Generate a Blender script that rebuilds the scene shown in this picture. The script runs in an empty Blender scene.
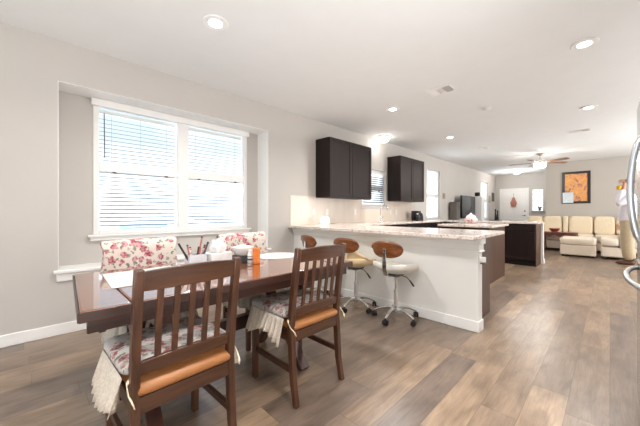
import bpy, bmesh, math, random
from mathutils import Vector, Matrix
random.seed(7)
SC = bpy.context.scene
COL = SC.collection
PI = math.pi

# ------------------------------------------------------------------ camera, sky, lights, exposure
FPX = 287.5
YAW = math.atan2(290, 287.5)
cam = bpy.data.cameras.new('camera')
cam.sensor_width = 36
cam.lens = 36 * FPX / 640
cam.shift_y = -1 / 640
cam.clip_start = 0.02
co = bpy.data.objects.new('camera', cam)
COL.objects.link(co)
co.location = (0, 0, 1.142)
co.rotation_euler = (PI / 2, 0, YAW - PI / 2)
SC.camera = co

SC.view_settings.view_transform = 'Standard'
SC.view_settings.look = 'None'
SC.view_settings.gamma = 1
SC.view_settings.use_curve_mapping = False
SC.view_settings.exposure = 0.64

W = bpy.data.worlds.new('sky')
SC.world = W
W.use_nodes = True
nt = W.node_tree
bg = nt.nodes['Background']
tc = nt.nodes.new('ShaderNodeTexCoord')
sx = nt.nodes.new('ShaderNodeSeparateXYZ')
rp = nt.nodes.new('ShaderNodeValToRGB')
nz = nt.nodes.new('ShaderNodeTexNoise')
mx = nt.nodes.new('ShaderNodeMix')
mx.data_type = 'RGBA'
nz.inputs['Scale'].default_value = 2.2
nz.inputs['Detail'].default_value = 5
for pos, c in ((0.45, (0.30, 0.36, 0.42, 1)), (0.75, (1.9, 2.3, 2.9, 1))):
    rp.color_ramp.elements.new(pos).color = c
nt.links.new(tc.outputs['Generated'], sx.inputs[0])
nt.links.new(tc.outputs['Generated'], nz.inputs['Vector'])
nt.links.new(sx.outputs['Z'], rp.inputs[0])
rp.color_ramp.elements[0].position = 0.02
rp.color_ramp.elements[0].color = (1, 1, 1, 1)
e = [k for k in rp.color_ramp.elements if k.position == 1.0][0]
e.color = (1.9, 2.3, 2.9, 1)
rp.color_ramp.elements.new(0.2).color = (0.31, 0.36, 0.41, 1)
cr = nt.nodes.new('ShaderNodeValToRGB')
cr.color_ramp.elements[0].position = 0.5
cr.color_ramp.elements[1].position = 0.68
nt.links.new(nz.outputs['Fac'], cr.inputs[0])
nt.links.new(cr.outputs[0], mx.inputs[0])
nt.links.new(rp.outputs[0], mx.inputs[6])
mx.inputs[7].default_value = (0.42, 0.43, 0.45, 1)
nt.links.new(mx.outputs[2], bg.inputs[0])
bg.inputs[1].default_value = 2.0
sun = bpy.data.lights.new('sun', 'SUN')
sun.energy = 4.5
sun.angle = 0.02
so_ = bpy.data.objects.new('sun', sun)
COL.objects.link(so_)
so_.rotation_euler = (math.radians(14), 0, math.radians(8))   # high sun behind the house, lighting the fence


def area(name, loc, rot, sx_, sy_, energy, color=(1, 1, 1), shape='RECTANGLE'):
    l = bpy.data.lights.new(name, 'AREA')
    l.shape = shape
    l.size = sx_
    l.size_y = sy_
    l.energy = energy
    l.color = color
    l.spread = 2.5 if shape == 'DISK' else PI
    o = bpy.data.objects.new(name, l)
    COL.objects.link(o)
    o.location = loc
    o.rotation_euler = rot
    return o


# unseen fill lamps added at a made-up rear glass door and living-room window
area('patio_daylight', (-2.45, 1.0, 1.2), (PI / 2 + .2, 0, -PI / 2), 2.4, 2.1, 10, (0.93, 0.97, 1.0))
area('living_daylight', (8.6, -3.05, 1.45), (PI / 2 + .5, 0, 0), 3.2, 1.9, 130, (0.95, 0.98, 1.0))
# upward fill lamps added out of view to brighten the ceiling
area('bounced_flash', (0.4, -.6, .55), (PI, 0, 0), 2.4, .6, 62, (0.95, 0.98, 1.0))
area('bounced_flash', (4.4, -1.5, .8), (PI, 0, 0), 1.4, .8, 19, (0.97, 0.98, 1.0))
POT_W = 17.0
POT_C = (1.0, 0.98, 0.955)


# ------------------------------------------------------------------ materials
def newmat(name):
    m = bpy.data.materials.new(name)
    m.use_nodes = True
    return m, m.node_tree, m.node_tree.nodes['Principled BSDF']


def N(t, kind, **kw):
    n = t.nodes.new(kind)
    for k, v in kw.items():
        if k in n.inputs:
            n.inputs[k].default_value = v
        else:
            setattr(n, k, v)
    return n


def pm(name, col, rough=0.5, var=0.05, scale=12, metal=0.0, bump=0.0, spec=0.5, stretch=(1, 1, 1), coat=0, emit=0):
    m, t, b = newmat(name)
    tcn = N(t, 'ShaderNodeTexCoord')
    mp = N(t, 'ShaderNodeMapping')
    mp.inputs['Scale'].default_value = stretch
    t.links.new(tcn.outputs['Object'], mp.inputs[0])
    n = N(t, 'ShaderNodeTexNoise', Scale=scale, Detail=4.0)
    t.links.new(mp.outputs[0], n.inputs['Vector'])
    r = N(t, 'ShaderNodeValToRGB')
    r.color_ramp.elements[0].position = 0.3
    r.color_ramp.elements[1].position = 0.7
    r.color_ramp.elements[0].color = tuple(max(0, c * (1 - var)) for c in col) + (1,)
    r.color_ramp.elements[1].color = tuple(min(1, c * (1 + var)) for c in col) + (1,)
    t.links.new(n.outputs['Fac'], r.inputs[0])
    t.links.new(r.outputs[0], b.inputs['Base Color'])
    b.inputs['Roughness'].default_value = rough
    b.inputs['Metallic'].default_value = metal
    b.inputs['Specular IOR Level'].default_value = spec
    b.inputs['Coat Weight'].default_value = coat
    if bump:
        bp = N(t, 'ShaderNodeBump', Strength=bump, Distance=0.01)
        t.links.new(n.outputs['Fac'], bp.inputs['Height'])
        t.links.new(bp.outputs[0], b.inputs['Normal'])
    if emit:
        b.inputs['Emission Color'].default_value = tuple(col) + (1,)
        b.inputs['Emission Strength'].default_value = emit
    return m


def srgb(r, g, b):
    f = lambda c: ((c / 255 + 0.055) / 1.055) ** 2.4 if c > 10 else c / 255 / 12.92
    return (f(r), f(g), f(b))


def wood(name, c1, c2, axis, rough=0.35, coat=0.2, freq=14, cior=1.5, crough=.15, spec=.5):
    s = [freq, freq, freq]
    s['xyz'.index(axis)] = freq * 0.07
    m, t, b = newmat(name)
    tcn = N(t, 'ShaderNodeTexCoord')
    mp = N(t, 'ShaderNodeMapping')
    mp.inputs['Scale'].default_value = s
    t.links.new(tcn.outputs['Object'], mp.inputs[0])
    n = N(t, 'ShaderNodeTexNoise', Scale=1.6, Detail=6.0, Distortion=0.8)
    t.links.new(mp.outputs[0], n.inputs['Vector'])
    r = N(t, 'ShaderNodeValToRGB')
    r.color_ramp.elements[0].position = 0.32
    r.color_ramp.elements[1].position = 0.7
    r.color_ramp.elements[0].color = tuple(c1) + (1,)
    r.color_ramp.elements[1].color = tuple(c2) + (1,)
    t.links.new(n.outputs['Fac'], r.inputs[0])
    t.links.new(r.outputs[0], b.inputs['Base Color'])
    b.inputs['Roughness'].default_value = rough
    b.inputs['Coat Weight'].default_value = coat
    b.inputs['Coat Roughness'].default_value = crough
    b.inputs['Coat IOR'].default_value = cior
    b.inputs['Specular IOR Level'].default_value = spec
    return m


def floor_mat():
    m, t, b = newmat('plank_floor')
    tcn = N(t, 'ShaderNodeTexCoord')
    s = N(t, 'ShaderNodeSeparateXYZ')
    t.links.new(tcn.outputs['Object'], s.inputs[0])

    def M(op, a, bb=None, c=None):
        n = N(t, 'ShaderNodeMath', operation=op)
        for i, v in enumerate((a, bb, c)):
            if v is None:
                continue
            if isinstance(v, (int, float)):
                n.inputs[i].default_value = v
            else:
                t.links.new(v, n.inputs[i])
        return n.outputs[0]
    PW, PL = 0.18, 1.22
    yy = M('DIVIDE', s.outputs['Y'], PW)
    row = M('FLOOR', yy)
    w1 = N(t, 'ShaderNodeTexWhiteNoise', noise_dimensions='1D')
    t.links.new(row, w1.inputs['W'])
    xx = M('ADD', M('DIVIDE', s.outputs['X'], PL), M('MULTIPLY', w1.outputs['Value'], 7.3))
    colm = M('FLOOR', xx)
    cv = N(t, 'ShaderNodeCombineXYZ')
    t.links.new(colm, cv.inputs[0])
    t.links.new(row, cv.inputs[1])
    w2 = N(t, 'ShaderNodeTexWhiteNoise', noise_dimensions='3D')
    t.links.new(cv.outputs[0], w2.inputs['Vector'])
    ramp = N(t, 'ShaderNodeValToRGB')
    e = ramp.color_ramp.elements
    e[0].position = 0
    e[0].color = srgb(118, 102, 90) + (1,)
    e[1].position = 1
    e[1].color = srgb(172, 147, 121) + (1,)
    for p, c in ((0.28, (125, 107, 92)), (0.55, (141, 120, 101)), (0.8, (151, 128, 106))):
        k = e.new(p)
        k.color = srgb(*c) + (1,)
    t.links.new(w2.outputs['Value'], ramp.inputs[0])
    # grain, offset per plank
    ofs = N(t, 'ShaderNodeVectorMath', operation='SCALE')
    t.links.new(w2.outputs['Color'], ofs.inputs[0])
    ofs.inputs['Scale'].default_value = 30
    ad = N(t, 'ShaderNodeVectorMath', operation='ADD')
    t.links.new(tcn.outputs['Object'], ad.inputs[0])
    t.links.new(ofs.outputs[0], ad.inputs[1])
    mp = N(t, 'ShaderNodeMapping')
    mp.inputs['Scale'].default_value = (2.0, 30, 1)
    t.links.new(ad.outputs[0], mp.inputs[0])
    g = N(t, 'ShaderNodeTexNoise', Scale=2.0, Detail=8.0, Roughness=0.65, Distortion=1.2)
    t.links.new(mp.outputs[0], g.inputs['Vector'])
    mp2 = N(t, 'ShaderNodeMapping')
    mp2.inputs['Scale'].default_value = (2.2, 6.5, 1)
    t.links.new(ad.outputs[0], mp2.inputs[0])
    g2 = N(t, 'ShaderNodeTexNoise', Scale=1.5, Detail=5.0, Distortion=0.6)
    t.links.new(mp2.outputs[0], g2.inputs['Vector'])
    gr = N(t, 'ShaderNodeValToRGB')
    gr.color_ramp.elements[0].position = 0.28
    gr.color_ramp.elements[0].color = (0.62, 0.58, 0.56, 1)
    gr.color_ramp.elements[1].position = 0.62
    gr.color_ramp.elements[1].color = (1.05, 1.05, 1.05, 1)
    t.links.new(g.outputs['Fac'], gr.inputs[0])
    gr2 = N(t, 'ShaderNodeValToRGB')
    gr2.color_ramp.elements[0].position = 0.3
    gr2.color_ramp.elements[0].color = (0.62, 0.60, 0.59, 1)
    gr2.color_ramp.elements[1].position = 0.65
    gr2.color_ramp.elements[1].color = (1.16, 1.15, 1.14, 1)
    t.links.new(g2.outputs['Fac'], gr2.inputs[0])
    m1 = N(t, 'ShaderNodeMix', data_type='RGBA', blend_type='MULTIPLY')
    m1.inputs[0].default_value = 0.8
    t.links.new(ramp.outputs[0], m1.inputs[6])
    t.links.new(gr.outputs[0], m1.inputs[7])
    m2 = N(t, 'ShaderNodeMix', data_type='RGBA', blend_type='MULTIPLY')
    m2.inputs[0].default_value = 0.9
    t.links.new(m1.outputs[2], m2.inputs[6])
    t.links.new(gr2.outputs[0], m2.inputs[7])
    # seams
    fy = M('FRACT', yy)
    fx = M('FRACT', xx)
    sy = M('MINIMUM', fy, M('SUBTRACT', 1.0, fy))
    sxx = M('MINIMUM', fx, M('SUBTRACT', 1.0, fx))
    seam = M('MAXIMUM', M('LESS_THAN', sy, 0.010), M('LESS_THAN', sxx, 0.0016))
    m3 = N(t, 'ShaderNodeMix', data_type='RGBA', blend_type='MULTIPLY')
    t.links.new(M('MULTIPLY', seam, 0.45), m3.inputs[0])
    t.links.new(m2.outputs[2], m3.inputs[6])
    m3.inputs[7].default_value = (0.25, 0.2, 0.17, 1)
    t.links.new(m3.outputs[2], b.inputs['Base Color'])
    b.inputs['Roughness'].default_value = 0.30
    b.inputs['Specular IOR Level'].default_value = 0.8
    bp = N(t, 'ShaderNodeBump', Strength=0.08, Distance=0.01)
    t.links.new(g.outputs['Fac'], bp.inputs['Height'])
    t.links.new(bp.outputs[0], b.inputs['Normal'])
    return m


def granite():
    m, t, b = newmat('granite')
    tcn = N(t, 'ShaderNodeTexCoord')
    v = N(t, 'ShaderNodeTexVoronoi', Scale=70.0)
    n = N(t, 'ShaderNodeTexNoise', Scale=14.0, Detail=6.0, Roughness=0.7)
    t.links.new(tcn.outputs['Object'], v.inputs['Vector'])
    t.links.new(tcn.outputs['Object'], n.inputs['Vector'])
    r = N(t, 'ShaderNodeValToRGB')
    e = r.color_ramp.elements
    e[0].position = 0.38
    e[0].color = srgb(112, 92, 84) + (1,)
    e[1].position = 0.66
    e[1].color = srgb(226, 214, 205) + (1,)
    k = e.new(0.50)
    k.color = srgb(196, 176, 164) + (1,)
    mixf = N(t, 'ShaderNodeMath', operation='MULTIPLY_ADD')
    sep = N(t, 'ShaderNodeSeparateColor')
    t.links.new(v.outputs['Color'], sep.inputs[0])
    t.links.new(sep.outputs[0], mixf.inputs[0])
    mixf.inputs[1].default_value = 0.35
    t.links.new(n.outputs['Fac'], mixf.inputs[2])
    t.links.new(mixf.outputs[0], r.inputs[0])
    t.links.new(r.outputs[0], b.inputs['Base Color'])
    b.inputs['Roughness'].default_value = 0.12
    return m


def floral(name, base, sc=9.0, b1=(150, 58, 66), b2=(214, 156, 156)):
    m, t, b = newmat(name)
    tcn = N(t, 'ShaderNodeTexCoord')
    nn = N(t, 'ShaderNodeTexNoise', Scale=40.0, Detail=3.0)
    t.links.new(tcn.outputs['Object'], nn.inputs['Vector'])
    jit = N(t, 'ShaderNodeVectorMath', operation='MULTIPLY_ADD')
    t.links.new(nn.outputs['Color'], jit.inputs[0])
    jit.inputs[1].default_value = (0.05, 0.05, 0.05)
    t.links.new(tcn.outputs['Object'], jit.inputs[2])
    cur = None
    for scl, rad, c1, c2, keep in ((sc * 1.9, 0.38, srgb(112, 116, 100), srgb(176, 160, 150), 0.3), (sc, 0.40, srgb(*b1), srgb(*b2), 0.25)):
        v = N(t, 'ShaderNodeTexVoronoi', Scale=scl)
        v.inputs['Randomness'].default_value = 0.8
        t.links.new(jit.outputs[0], v.inputs['Vector'])
        sep = N(t, 'ShaderNodeSeparateColor')
        t.links.new(v.outputs['Color'], sep.inputs[0])
        lt = N(t, 'ShaderNodeMath', operation='LESS_THAN')
        t.links.new(v.outputs['Distance'], lt.inputs[0])
        lt.inputs[1].default_value = rad
        gt = N(t, 'ShaderNodeMath', operation='GREATER_THAN')
        t.links.new(sep.outputs[1], gt.inputs[0])
        gt.inputs[1].default_value = keep
        mk = N(t, 'ShaderNodeMath', operation='MULTIPLY')
        t.links.new(lt.outputs[0], mk.inputs[0])
        t.links.new(gt.outputs[0], mk.inputs[1])
        rr = N(t, 'ShaderNodeValToRGB')
        rr.color_ramp.elements[0].position = 0.1
        rr.color_ramp.elements[0].color = c1 + (1,)
        rr.color_ramp.elements[1].position = 0.75
        rr.color_ramp.elements[1].color = c2 + (1,)
        n3 = N(t, 'ShaderNodeTexNoise', Scale=60.0, Detail=2.0)
        t.links.new(tcn.outputs['Object'], n3.inputs['Vector'])
        t.links.new(n3.outputs['Fac'], rr.inputs[0])
        rr.color_ramp.elements[0].position = 0.38
        rr.color_ramp.elements[1].position = 0.62
        mixn = N(t, 'ShaderNodeMix', data_type='RGBA')
        t.links.new(mk.outputs[0], mixn.inputs[0])
        if cur is None:
            mixn.inputs[6].default_value = tuple(base) + (1,)
        else:
            t.links.new(cur, mixn.inputs[6])
        t.links.new(rr.outputs[0], mixn.inputs[7])
        cur = mixn.outputs[2]
    t.links.new(cur, b.inputs['Base Color'])
    b.inputs['Roughness'].default_value = 0.85
    b.inputs['Specular IOR Level'].default_value = 0.2
    return m


def glass_mat():
    m, t, b = newmat('window_glass')
    t.nodes.remove(b)
    tr = N(t, 'ShaderNodeBsdfTransparent')
    tr.inputs[0].default_value = (0.97, 0.99, 0.99, 1)
    gl = N(t, 'ShaderNodeBsdfGlossy')
    gl.inputs['Roughness'].default_value = 0.03
    lw = N(t, 'ShaderNodeLayerWeight', Blend=0.5)
    pw = N(t, 'ShaderNodeMath', operation='POWER')
    pw.inputs[1].default_value = 5.0
    t.links.new(lw.outputs['Facing'], pw.inputs[0])
    fr = N(t, 'ShaderNodeMath', operation='MULTIPLY_ADD')
    fr.inputs[1].default_value = 0.5
    fr.inputs[2].default_value = 0.02
    t.links.new(pw.outputs[0], fr.inputs[0])
    mixs = N(t, 'ShaderNodeMixShader')
    t.links.new(fr.outputs[0], mixs.inputs[0])
    t.links.new(tr.outputs[0], mixs.inputs[1])
    t.links.new(gl.outputs[0], mixs.inputs[2])
    t.links.new(mixs.outputs[0], t.nodes['Material Output'].inputs[0])
    return m


def cloth_lace(name, col, trans=0.35):
    m, t, b = newmat(name)
    tcn = N(t, 'ShaderNodeTexCoord')
    n = N(t, 'ShaderNodeTexNoise', Scale=90.0, Detail=3.0)
    t.links.new(tcn.outputs['Object'], n.inputs['Vector'])
    r = N(t, 'ShaderNodeValToRGB')
    r.color_ramp.elements[0].position = 0.35
    r.color_ramp.elements[1].position = 0.65
    r.color_ramp.elements[0].color = tuple(c * 0.92 for c in col) + (1,)
    r.color_ramp.elements[1].color = tuple(min(1, c * 1.1) for c in col) + (1,)
    t.links.new(n.outputs['Fac'], r.inputs[0])
    t.links.new(r.outputs[0], b.inputs['Base Color'])
    b.inputs['Roughness'].default_value = 0.9
    b.inputs['Specular IOR Level'].default_value = 0.1
    tl = N(t, 'ShaderNodeBsdfTranslucent')
    t.links.new(r.outputs[0], tl.inputs[0])
    ms = N(t, 'ShaderNodeMixShader')
    ms.inputs[0].default_value = trans
    t.links.new(b.outputs[0], ms.inputs[1])
    t.links.new(tl.outputs[0], ms.inputs[2])
    t.links.new(ms.outputs[0], t.nodes['Material Output'].inputs[0])
    return m


def painting_mat():
    m, t, b = newmat('abstract_painting')
    tcn = N(t, 'ShaderNodeTexCoord')
    n = N(t, 'ShaderNodeTexNoise', Scale=6.0, Detail=4.0, Distortion=1.5)
    t.links.new(tcn.outputs['Object'], n.inputs['Vector'])
    r = N(t, 'ShaderNodeValToRGB')
    e = r.color_ramp.elements
    e[0].position = 0.30
    e[0].color = srgb(120, 70, 70) + (1,)
    e[1].position = 0.72
    e[1].color = srgb(236, 188, 110) + (1,)
    for p, c in ((0.40, (196, 130, 105)), (0.50, (225, 165, 95)), (0.6, (232, 150, 80))):
        e.new(p).color = srgb(*c) + (1,)
    t.links.new(n.outputs['Fac'], r.inputs[0])
    t.links.new(r.outputs[0], b.inputs['Base Color'])
    b.inputs['Roughness'].default_value = 0.5
    return m


M = dict(
    wall=pm('wall_paint', srgb(198, 192, 186), 0.85, 0.012, 3),
    far_wall=pm('far_wall_paint', srgb(186, 178, 169), 0.85, 0.012, 3),
    ceil=pm('ceiling_paint', srgb(231, 231, 230), 0.9, 0.01, 4),
    trim=pm('white_trim', srgb(240, 238, 235), 0.45, 0.01, 5),
    pony=pm('bar_wall_paint', srgb(233, 231, 226), 0.7, 0.012, 4),
    floor=floor_mat(),
    granite=granite(),
    splash=pm('tile_backsplash', srgb(222, 208, 194), 0.3, 0.05, 9, stretch=(1.2, 1, .25)),
    cab=wood('espresso_wood', srgb(26, 17, 15), srgb(37, 24, 20), 'z', 0.45, 0.0, spec=.25),
    cabend=wood('espresso_veneer', srgb(66, 41, 29), srgb(88, 57, 41), 'z', 0.4, 0.0, spec=.35),
    toe=pm('toe_kick', srgb(25, 18, 16), 0.6),
    table=wood('mahogany_top', srgb(90, 46, 22), srgb(130, 72, 36), 'x', 0.25, 1.0, cior=2.0, crough=.05),
    tabled=wood('mahogany_side', srgb(46, 23, 15), srgb(68, 36, 22), 'x', 0.35, 0.2),
    tableg=wood('mahogany_leg', srgb(52, 28, 20), srgb(84, 46, 32), 'z', 0.35, 0.25),
    chz=wood('chair_wood_upright', srgb(56, 33, 20), srgb(88, 53, 34), 'z', 0.32, 0.25, 20),
    chx=wood('chair_wood_rail', srgb(56, 33, 20), srgb(88, 53, 34), 'x', 0.32, 0.25, 20),
    chy=wood('chair_wood_side', srgb(50, 29, 18), srgb(76, 46, 29), 'y', 0.32, 0.25, 20),
    tan=pm('tan_vinyl', srgb(160, 104, 58), 0.45, 0.08, 10, bump=0.05),
    floral=floral('floral_cream', srgb(212, 198, 187), 16, (142, 60, 70), (206, 154, 156)),
    floralg=floral('floral_faded', srgb(186, 180, 176), 14, (132, 78, 80), (190, 154, 150)),
    lace=cloth_lace('cream_lace', srgb(240, 230, 216)),
    laceg=cloth_lace('grey_lace', srgb(212, 206, 194)),
    tie=pm('ribbon', srgb(236, 220, 190), 0.8),
    chrome=pm('chrome', (0.78, 0.79, 0.80), 0.12, 0.02, 5, metal=1.0),
    black=pm('black_plastic', srgb(26, 25, 26), 0.45, 0.1),
    whitev=pm('white_vinyl', srgb(226, 220, 210), 0.4, 0.03),
    creamv=pm('cream_vinyl', srgb(226, 200, 158), 0.4, 0.04),
    oak=wood('bent_plywood', srgb(92, 50, 24), srgb(146, 86, 44), 'y', 0.3, 0.3, 22),
    glass=glass_mat(),
    slat=pm('blind_slat', srgb(112, 116, 122), 0.6, 0.02),  # white slats greyed, their backlit shade put into the colour
    steel=pm('brushed_steel', (0.60, 0.60, 0.61), 0.22, 0.05, 6, metal=1.0, stretch=(1, 1, 40)),
    steeld=pm('grey_case', srgb(90, 90, 92), 0.5),
    handle=pm('satin_steel', (0.66, 0.68, 0.70), 0.28, 0.03, 5, metal=1.0),
    lamp=pm('lamp_lens', (1.0, 0.95, 0.86), 0.5, 0.0, 3, emit=9.0),
    fanbowl=pm('fan_bowl_glass', (1.0, 0.94, 0.86), 0.4, 0.0, 3, emit=22.0),
    domeglass=pm('dome_glass', (1.0, 0.95, 0.88), 0.4, 0.0, 3, emit=6.0),
    lampsoft=pm('lamp_bowl', (1.0, 0.92, 0.80), 0.4, 0.0, 3, emit=3.2),
    sofa=pm('cream_upholstery', srgb(234, 219, 200), 0.9, 0.05, 60, bump=0.1, spec=0.2),
    sofac=pm('tan_cushion_fabric', srgb(226, 207, 178), 0.9, 0.07, 50, bump=0.1, spec=0.2),
    redwood=wood('red_mahogany', srgb(84, 34, 24), srgb(120, 56, 40), 'y', 0.3, 0.3),
    red=pm('red_ceramic', srgb(140, 52, 38), 0.35, 0.1, 10),
    frame=pm('dark_frame', srgb(38, 26, 20), 0.35, 0.1),
    paint=painting_mat(),
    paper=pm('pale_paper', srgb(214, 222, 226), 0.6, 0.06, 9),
    wpaper=pm('white_paper', srgb(226, 224, 222), 0.8, 0.02, 20),
    tissue=pm('tissue', srgb(232, 231, 230), 0.9, 0.02, 20),
    clear=pm('milky_plastic', srgb(205, 205, 210), 0.2, 0.03),
    orange=pm('orange_plastic', srgb(214, 112, 26), 0.25, 0.06),
    greyc=pm('grey_ceramic', srgb(208, 206, 202), 0.3, 0.03),
    slate=pm('slate_box', srgb(70, 74, 74), 0.5, 0.08),
    pinkpat=floral('pink_pattern', srgb(232, 216, 212), 22),
    skin=pm('skin', srgb(206, 150, 122), 0.55, 0.05, 20),
    hair=pm('auburn_hair', srgb(122, 76, 58), 0.6, 0.1, 40),
    shirt=pm('white_patterned_shirt', srgb(232, 228, 234), 0.85, 0.08, 14),
    khaki=pm('khaki_cloth', srgb(188, 168, 138), 0.9, 0.06, 25),
    shoe=pm('brown_leather', srgb(84, 48, 34), 0.4, 0.08),
    yellow=pm('yellow_glaze', srgb(222, 164, 32), 0.35, 0.06),
    plate=pm('wall_plate', srgb(236, 232, 226), 0.5, 0.01),
    blade=wood('fan_blade_wood', srgb(96, 68, 50), srgb(130, 96, 72), 'x', 0.4, 0.1),
    nickel=pm('brushed_nickel', (0.62, 0.58, 0.53), 0.3, 0.03, 6, metal=1.0),
    greyfab=pm('grey_fabric', srgb(112, 105, 100), 0.9, 0.06, 40),
    screen=pm('dark_screen', srgb(48, 50, 53), 0.25, 0.04),
    bronze=pm('thermostat_face', srgb(168, 150, 134), 0.5, 0.04),
    pinkdec=pm('woven_rose', srgb(176, 122, 106), 0.9, 0.25, 60),
    dooro=pm('door_paint', srgb(240, 238, 234), 0.5, 0.01, 5),
    fence=pm('white_vinyl_fence', srgb(238, 238, 238), 0.6, 0.02),
    teal=pm('teal_metal', srgb(110, 150, 160), 0.6, 0.05),
    lawn=pm('pale_gravel', srgb(225, 223, 218), 0.95, 0.08, 30),
    ventd=pm('vent_shadow_metal', srgb(120, 114, 108), 0.6, 0.05),
    lacemat=pm('lace_placemat', srgb(206, 202, 197), 0.9, 0.06, 60),
)


# ------------------------------------------------------------------ mesh builder
class B:
    def __init__(s):
        s.bm = bmesh.new()

    def box(s, a, b, mat=None, taper=None):
        x0, y0, z0 = a
        x1, y1, z1 = b
        vs = [s.bm.verts.new(p) for p in ((x0, y0, z0), (x1, y0, z0), (x1, y1, z0), (x0, y1, z0),
                                          (x0, y0, z1), (x1, y0, z1), (x1, y1, z1), (x0, y1, z1))]
        for f in ((3, 2, 1, 0), (4, 5, 6, 7), (0, 1, 5, 4), (1, 2, 6, 5), (2, 3, 7, 6), (3, 0, 4, 7)):
            s.bm.faces.new([vs[i] for i in f])
        if mat is not None:
            bmesh.ops.transform(s.bm, matrix=mat, verts=vs)
        return s

    def beam(s, p, q, w, d, up=(0, 0, 1), w2=None, d2=None):
        """rectangular bar from p to q; w is along the side vector, d along the other"""
        p, q = Vector(p), Vector(q)
        z = (q - p).normalized()
        x = Vector(up).cross(z)
        if x.length < 1e-4:
            x = Vector((1, 0, 0))
        x.normalize()
        y = z.cross(x)
        w2 = w if w2 is None else w2
        d2 = d if d2 is None else d2
        r = []
        for c, ww, dd in ((p, w, d), (q, w2, d2)):
            r.append([s.bm.verts.new(c + x * (i * ww / 2) + y * (j * dd / 2)) for i, j in ((-1, -1), (1, -1), (1, 1), (-1, 1))])
        s.bm.faces.new(r[0][::-1])
        s.bm.faces.new(r[1])
        for i in range(4):
            k = (i + 1) % 4
            s.bm.faces.new((r[0][i], r[0][k], r[1][k], r[1][i]))
        return s

    def sweep(s, pts, w, d, side=(1, 0, 0)):
        """rectangular section swept along points; w along side"""
        side = Vector(side).normalized()
        P = [Vector(p) for p in pts]
        rings = []
        for i, c in enumerate(P):
            t = (P[min(i + 1, len(P) - 1)] - P[max(i - 1, 0)]).normalized()
            n = t.cross(side).normalized()
            ww = w[i] if isinstance(w, (list, tuple)) else w
            dd = d[i] if isinstance(d, (list, tuple)) else d
            rings.append([s.bm.verts.new(c + side * (a * ww / 2) + n * (b * dd / 2)) for a, b in ((-1, -1), (1, -1), (1, 1), (-1, 1))])
        for a, b in zip(rings, rings[1:]):
            for i in range(4):
                k = (i + 1) % 4
                s.bm.faces.new((a[i], a[k], b[k], b[i]))
        s.bm.faces.new(rings[0][::-1])
        s.bm.faces.new(rings[-1])
        return s

    def tube(s, pts, r, n=10, cap=True):
        P = [Vector(p) for p in pts]
        rings = []
        ref = None
        for i, c in enumerate(P):
            t = (P[min(i + 1, len(P) - 1)] - P[max(i - 1, 0)]).normalized()
            if ref is None:
                ref = Vector((0, 0, 1)) if abs(t.z) < 0.9 else Vector((1, 0, 0))
            u = (ref - t * ref.dot(t)).normalized()
            ref = u
            v = t.cross(u)
            rr = r[i] if isinstance(r, (list, tuple)) else r
            rings.append([s.bm.verts.new(c + u * (rr * math.cos(2 * PI * k / n)) + v * (rr * math.sin(2 * PI * k / n))) for k in range(n)])
        for a, b in zip(rings, rings[1:]):
            for i in range(n):
                k = (i + 1) % n
                s.bm.faces.new((a[i], a[k], b[k], b[i]))
        if cap:
            s.bm.faces.new(rings[0][::-1])
            s.bm.faces.new(rings[-1])
        return s

    def lathe(s, prof, c=(0, 0, 0), n=24, axis='z', sx=1, sy=1):
        """prof: list of (r, z)"""
        rings = []
        for r, z in prof:
            ring = []
            for k in range(n):
                a = 2 * PI * k / n
                p = Vector((r * math.cos(a) * sx, r * math.sin(a) * sy, z))
                if axis == 'x':
                    p = Vector((p.z, p.x, p.y))
                elif axis == 'y':
                    p = Vector((p.y, p.z, p.x))
                ring.append(s.bm.verts.new(p + Vector(c)))
            rings.append(ring)
        for a, b in zip(rings, rings[1:]):
            for i in range(n):
                k = (i + 1) % n
                s.bm.faces.new((a[i], a[k], b[k], b[i]))
        s.bm.faces.new(rings[0][::-1])
        s.bm.faces.new(rings[-1])
        return s

    def prism(s, poly, z0, z1):
        a = [s.bm.verts.new((x, y, z0)) for x, y in poly]
        b = [s.bm.verts.new((x, y, z1)) for x, y in poly]
        n = len(poly)
        s.bm.faces.new(a[::-1])
        s.bm.faces.new(b)
        for i in range(n):
            k = (i + 1) % n
            s.bm.faces.new((a[i], a[k], b[k], b[i]))
        return s

    def pillow(s, c, h, e1=0.3, e2=0.3, n=28, m=16, mat=None):
        """superellipsoid: soft box with half sizes h"""
        sg = lambda v, e: math.copysign(abs(v) ** e, v)
        rings = []
        vs = []
        for i in range(m + 1):
            ph = -PI / 2 + PI * i / m
            ring = []
            for k in range(n):
                th = 2 * PI * k / n
                ring.append(s.bm.verts.new((c[0] + h[0] * sg(math.cos(ph), e1) * sg(math.cos(th), e2),
                                            c[1] + h[1] * sg(math.cos(ph), e1) * sg(math.sin(th), e2),
                                            c[2] + h[2] * sg(math.sin(ph), e1))))
            rings.append(ring)
            vs += ring
        for a, b in zip(rings, rings[1:]):
            for k in range(n):
                j = (k + 1) % n
                s.bm.faces.new((a[k], a[j], b[j], b[k]))
        bmesh.ops.remove_doubles(s.bm, verts=vs, dist=1e-5)
        return s

    def obj(s, name, mat, parent=None, bevel=0, seg=2, smooth=40, solid=0, sub=0):
        bmesh.ops.recalc_face_normals(s.bm, faces=s.bm.faces)
        me = bpy.data.meshes.new(name)
        s.bm.to_mesh(me)
        s.bm.free()
        me.materials.append(mat)
        if smooth:
            for p in me.polygons:
                p.use_smooth = True
            me.set_sharp_from_angle(angle=math.radians(smooth))
        o = bpy.data.objects.new(name, me)
        COL.objects.link(o)
        if parent is not None:
            o.parent = parent
        if solid:
            md = o.modifiers.new('solid', 'SOLIDIFY')
            md.thickness = solid
            md.offset = 0
        if bevel:
            md = o.modifiers.new('bevel', 'BEVEL')
            md.width = bevel
            md.segments = seg
            md.limit_method = 'ANGLE'
            md.angle_limit = math.radians(40)
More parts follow.
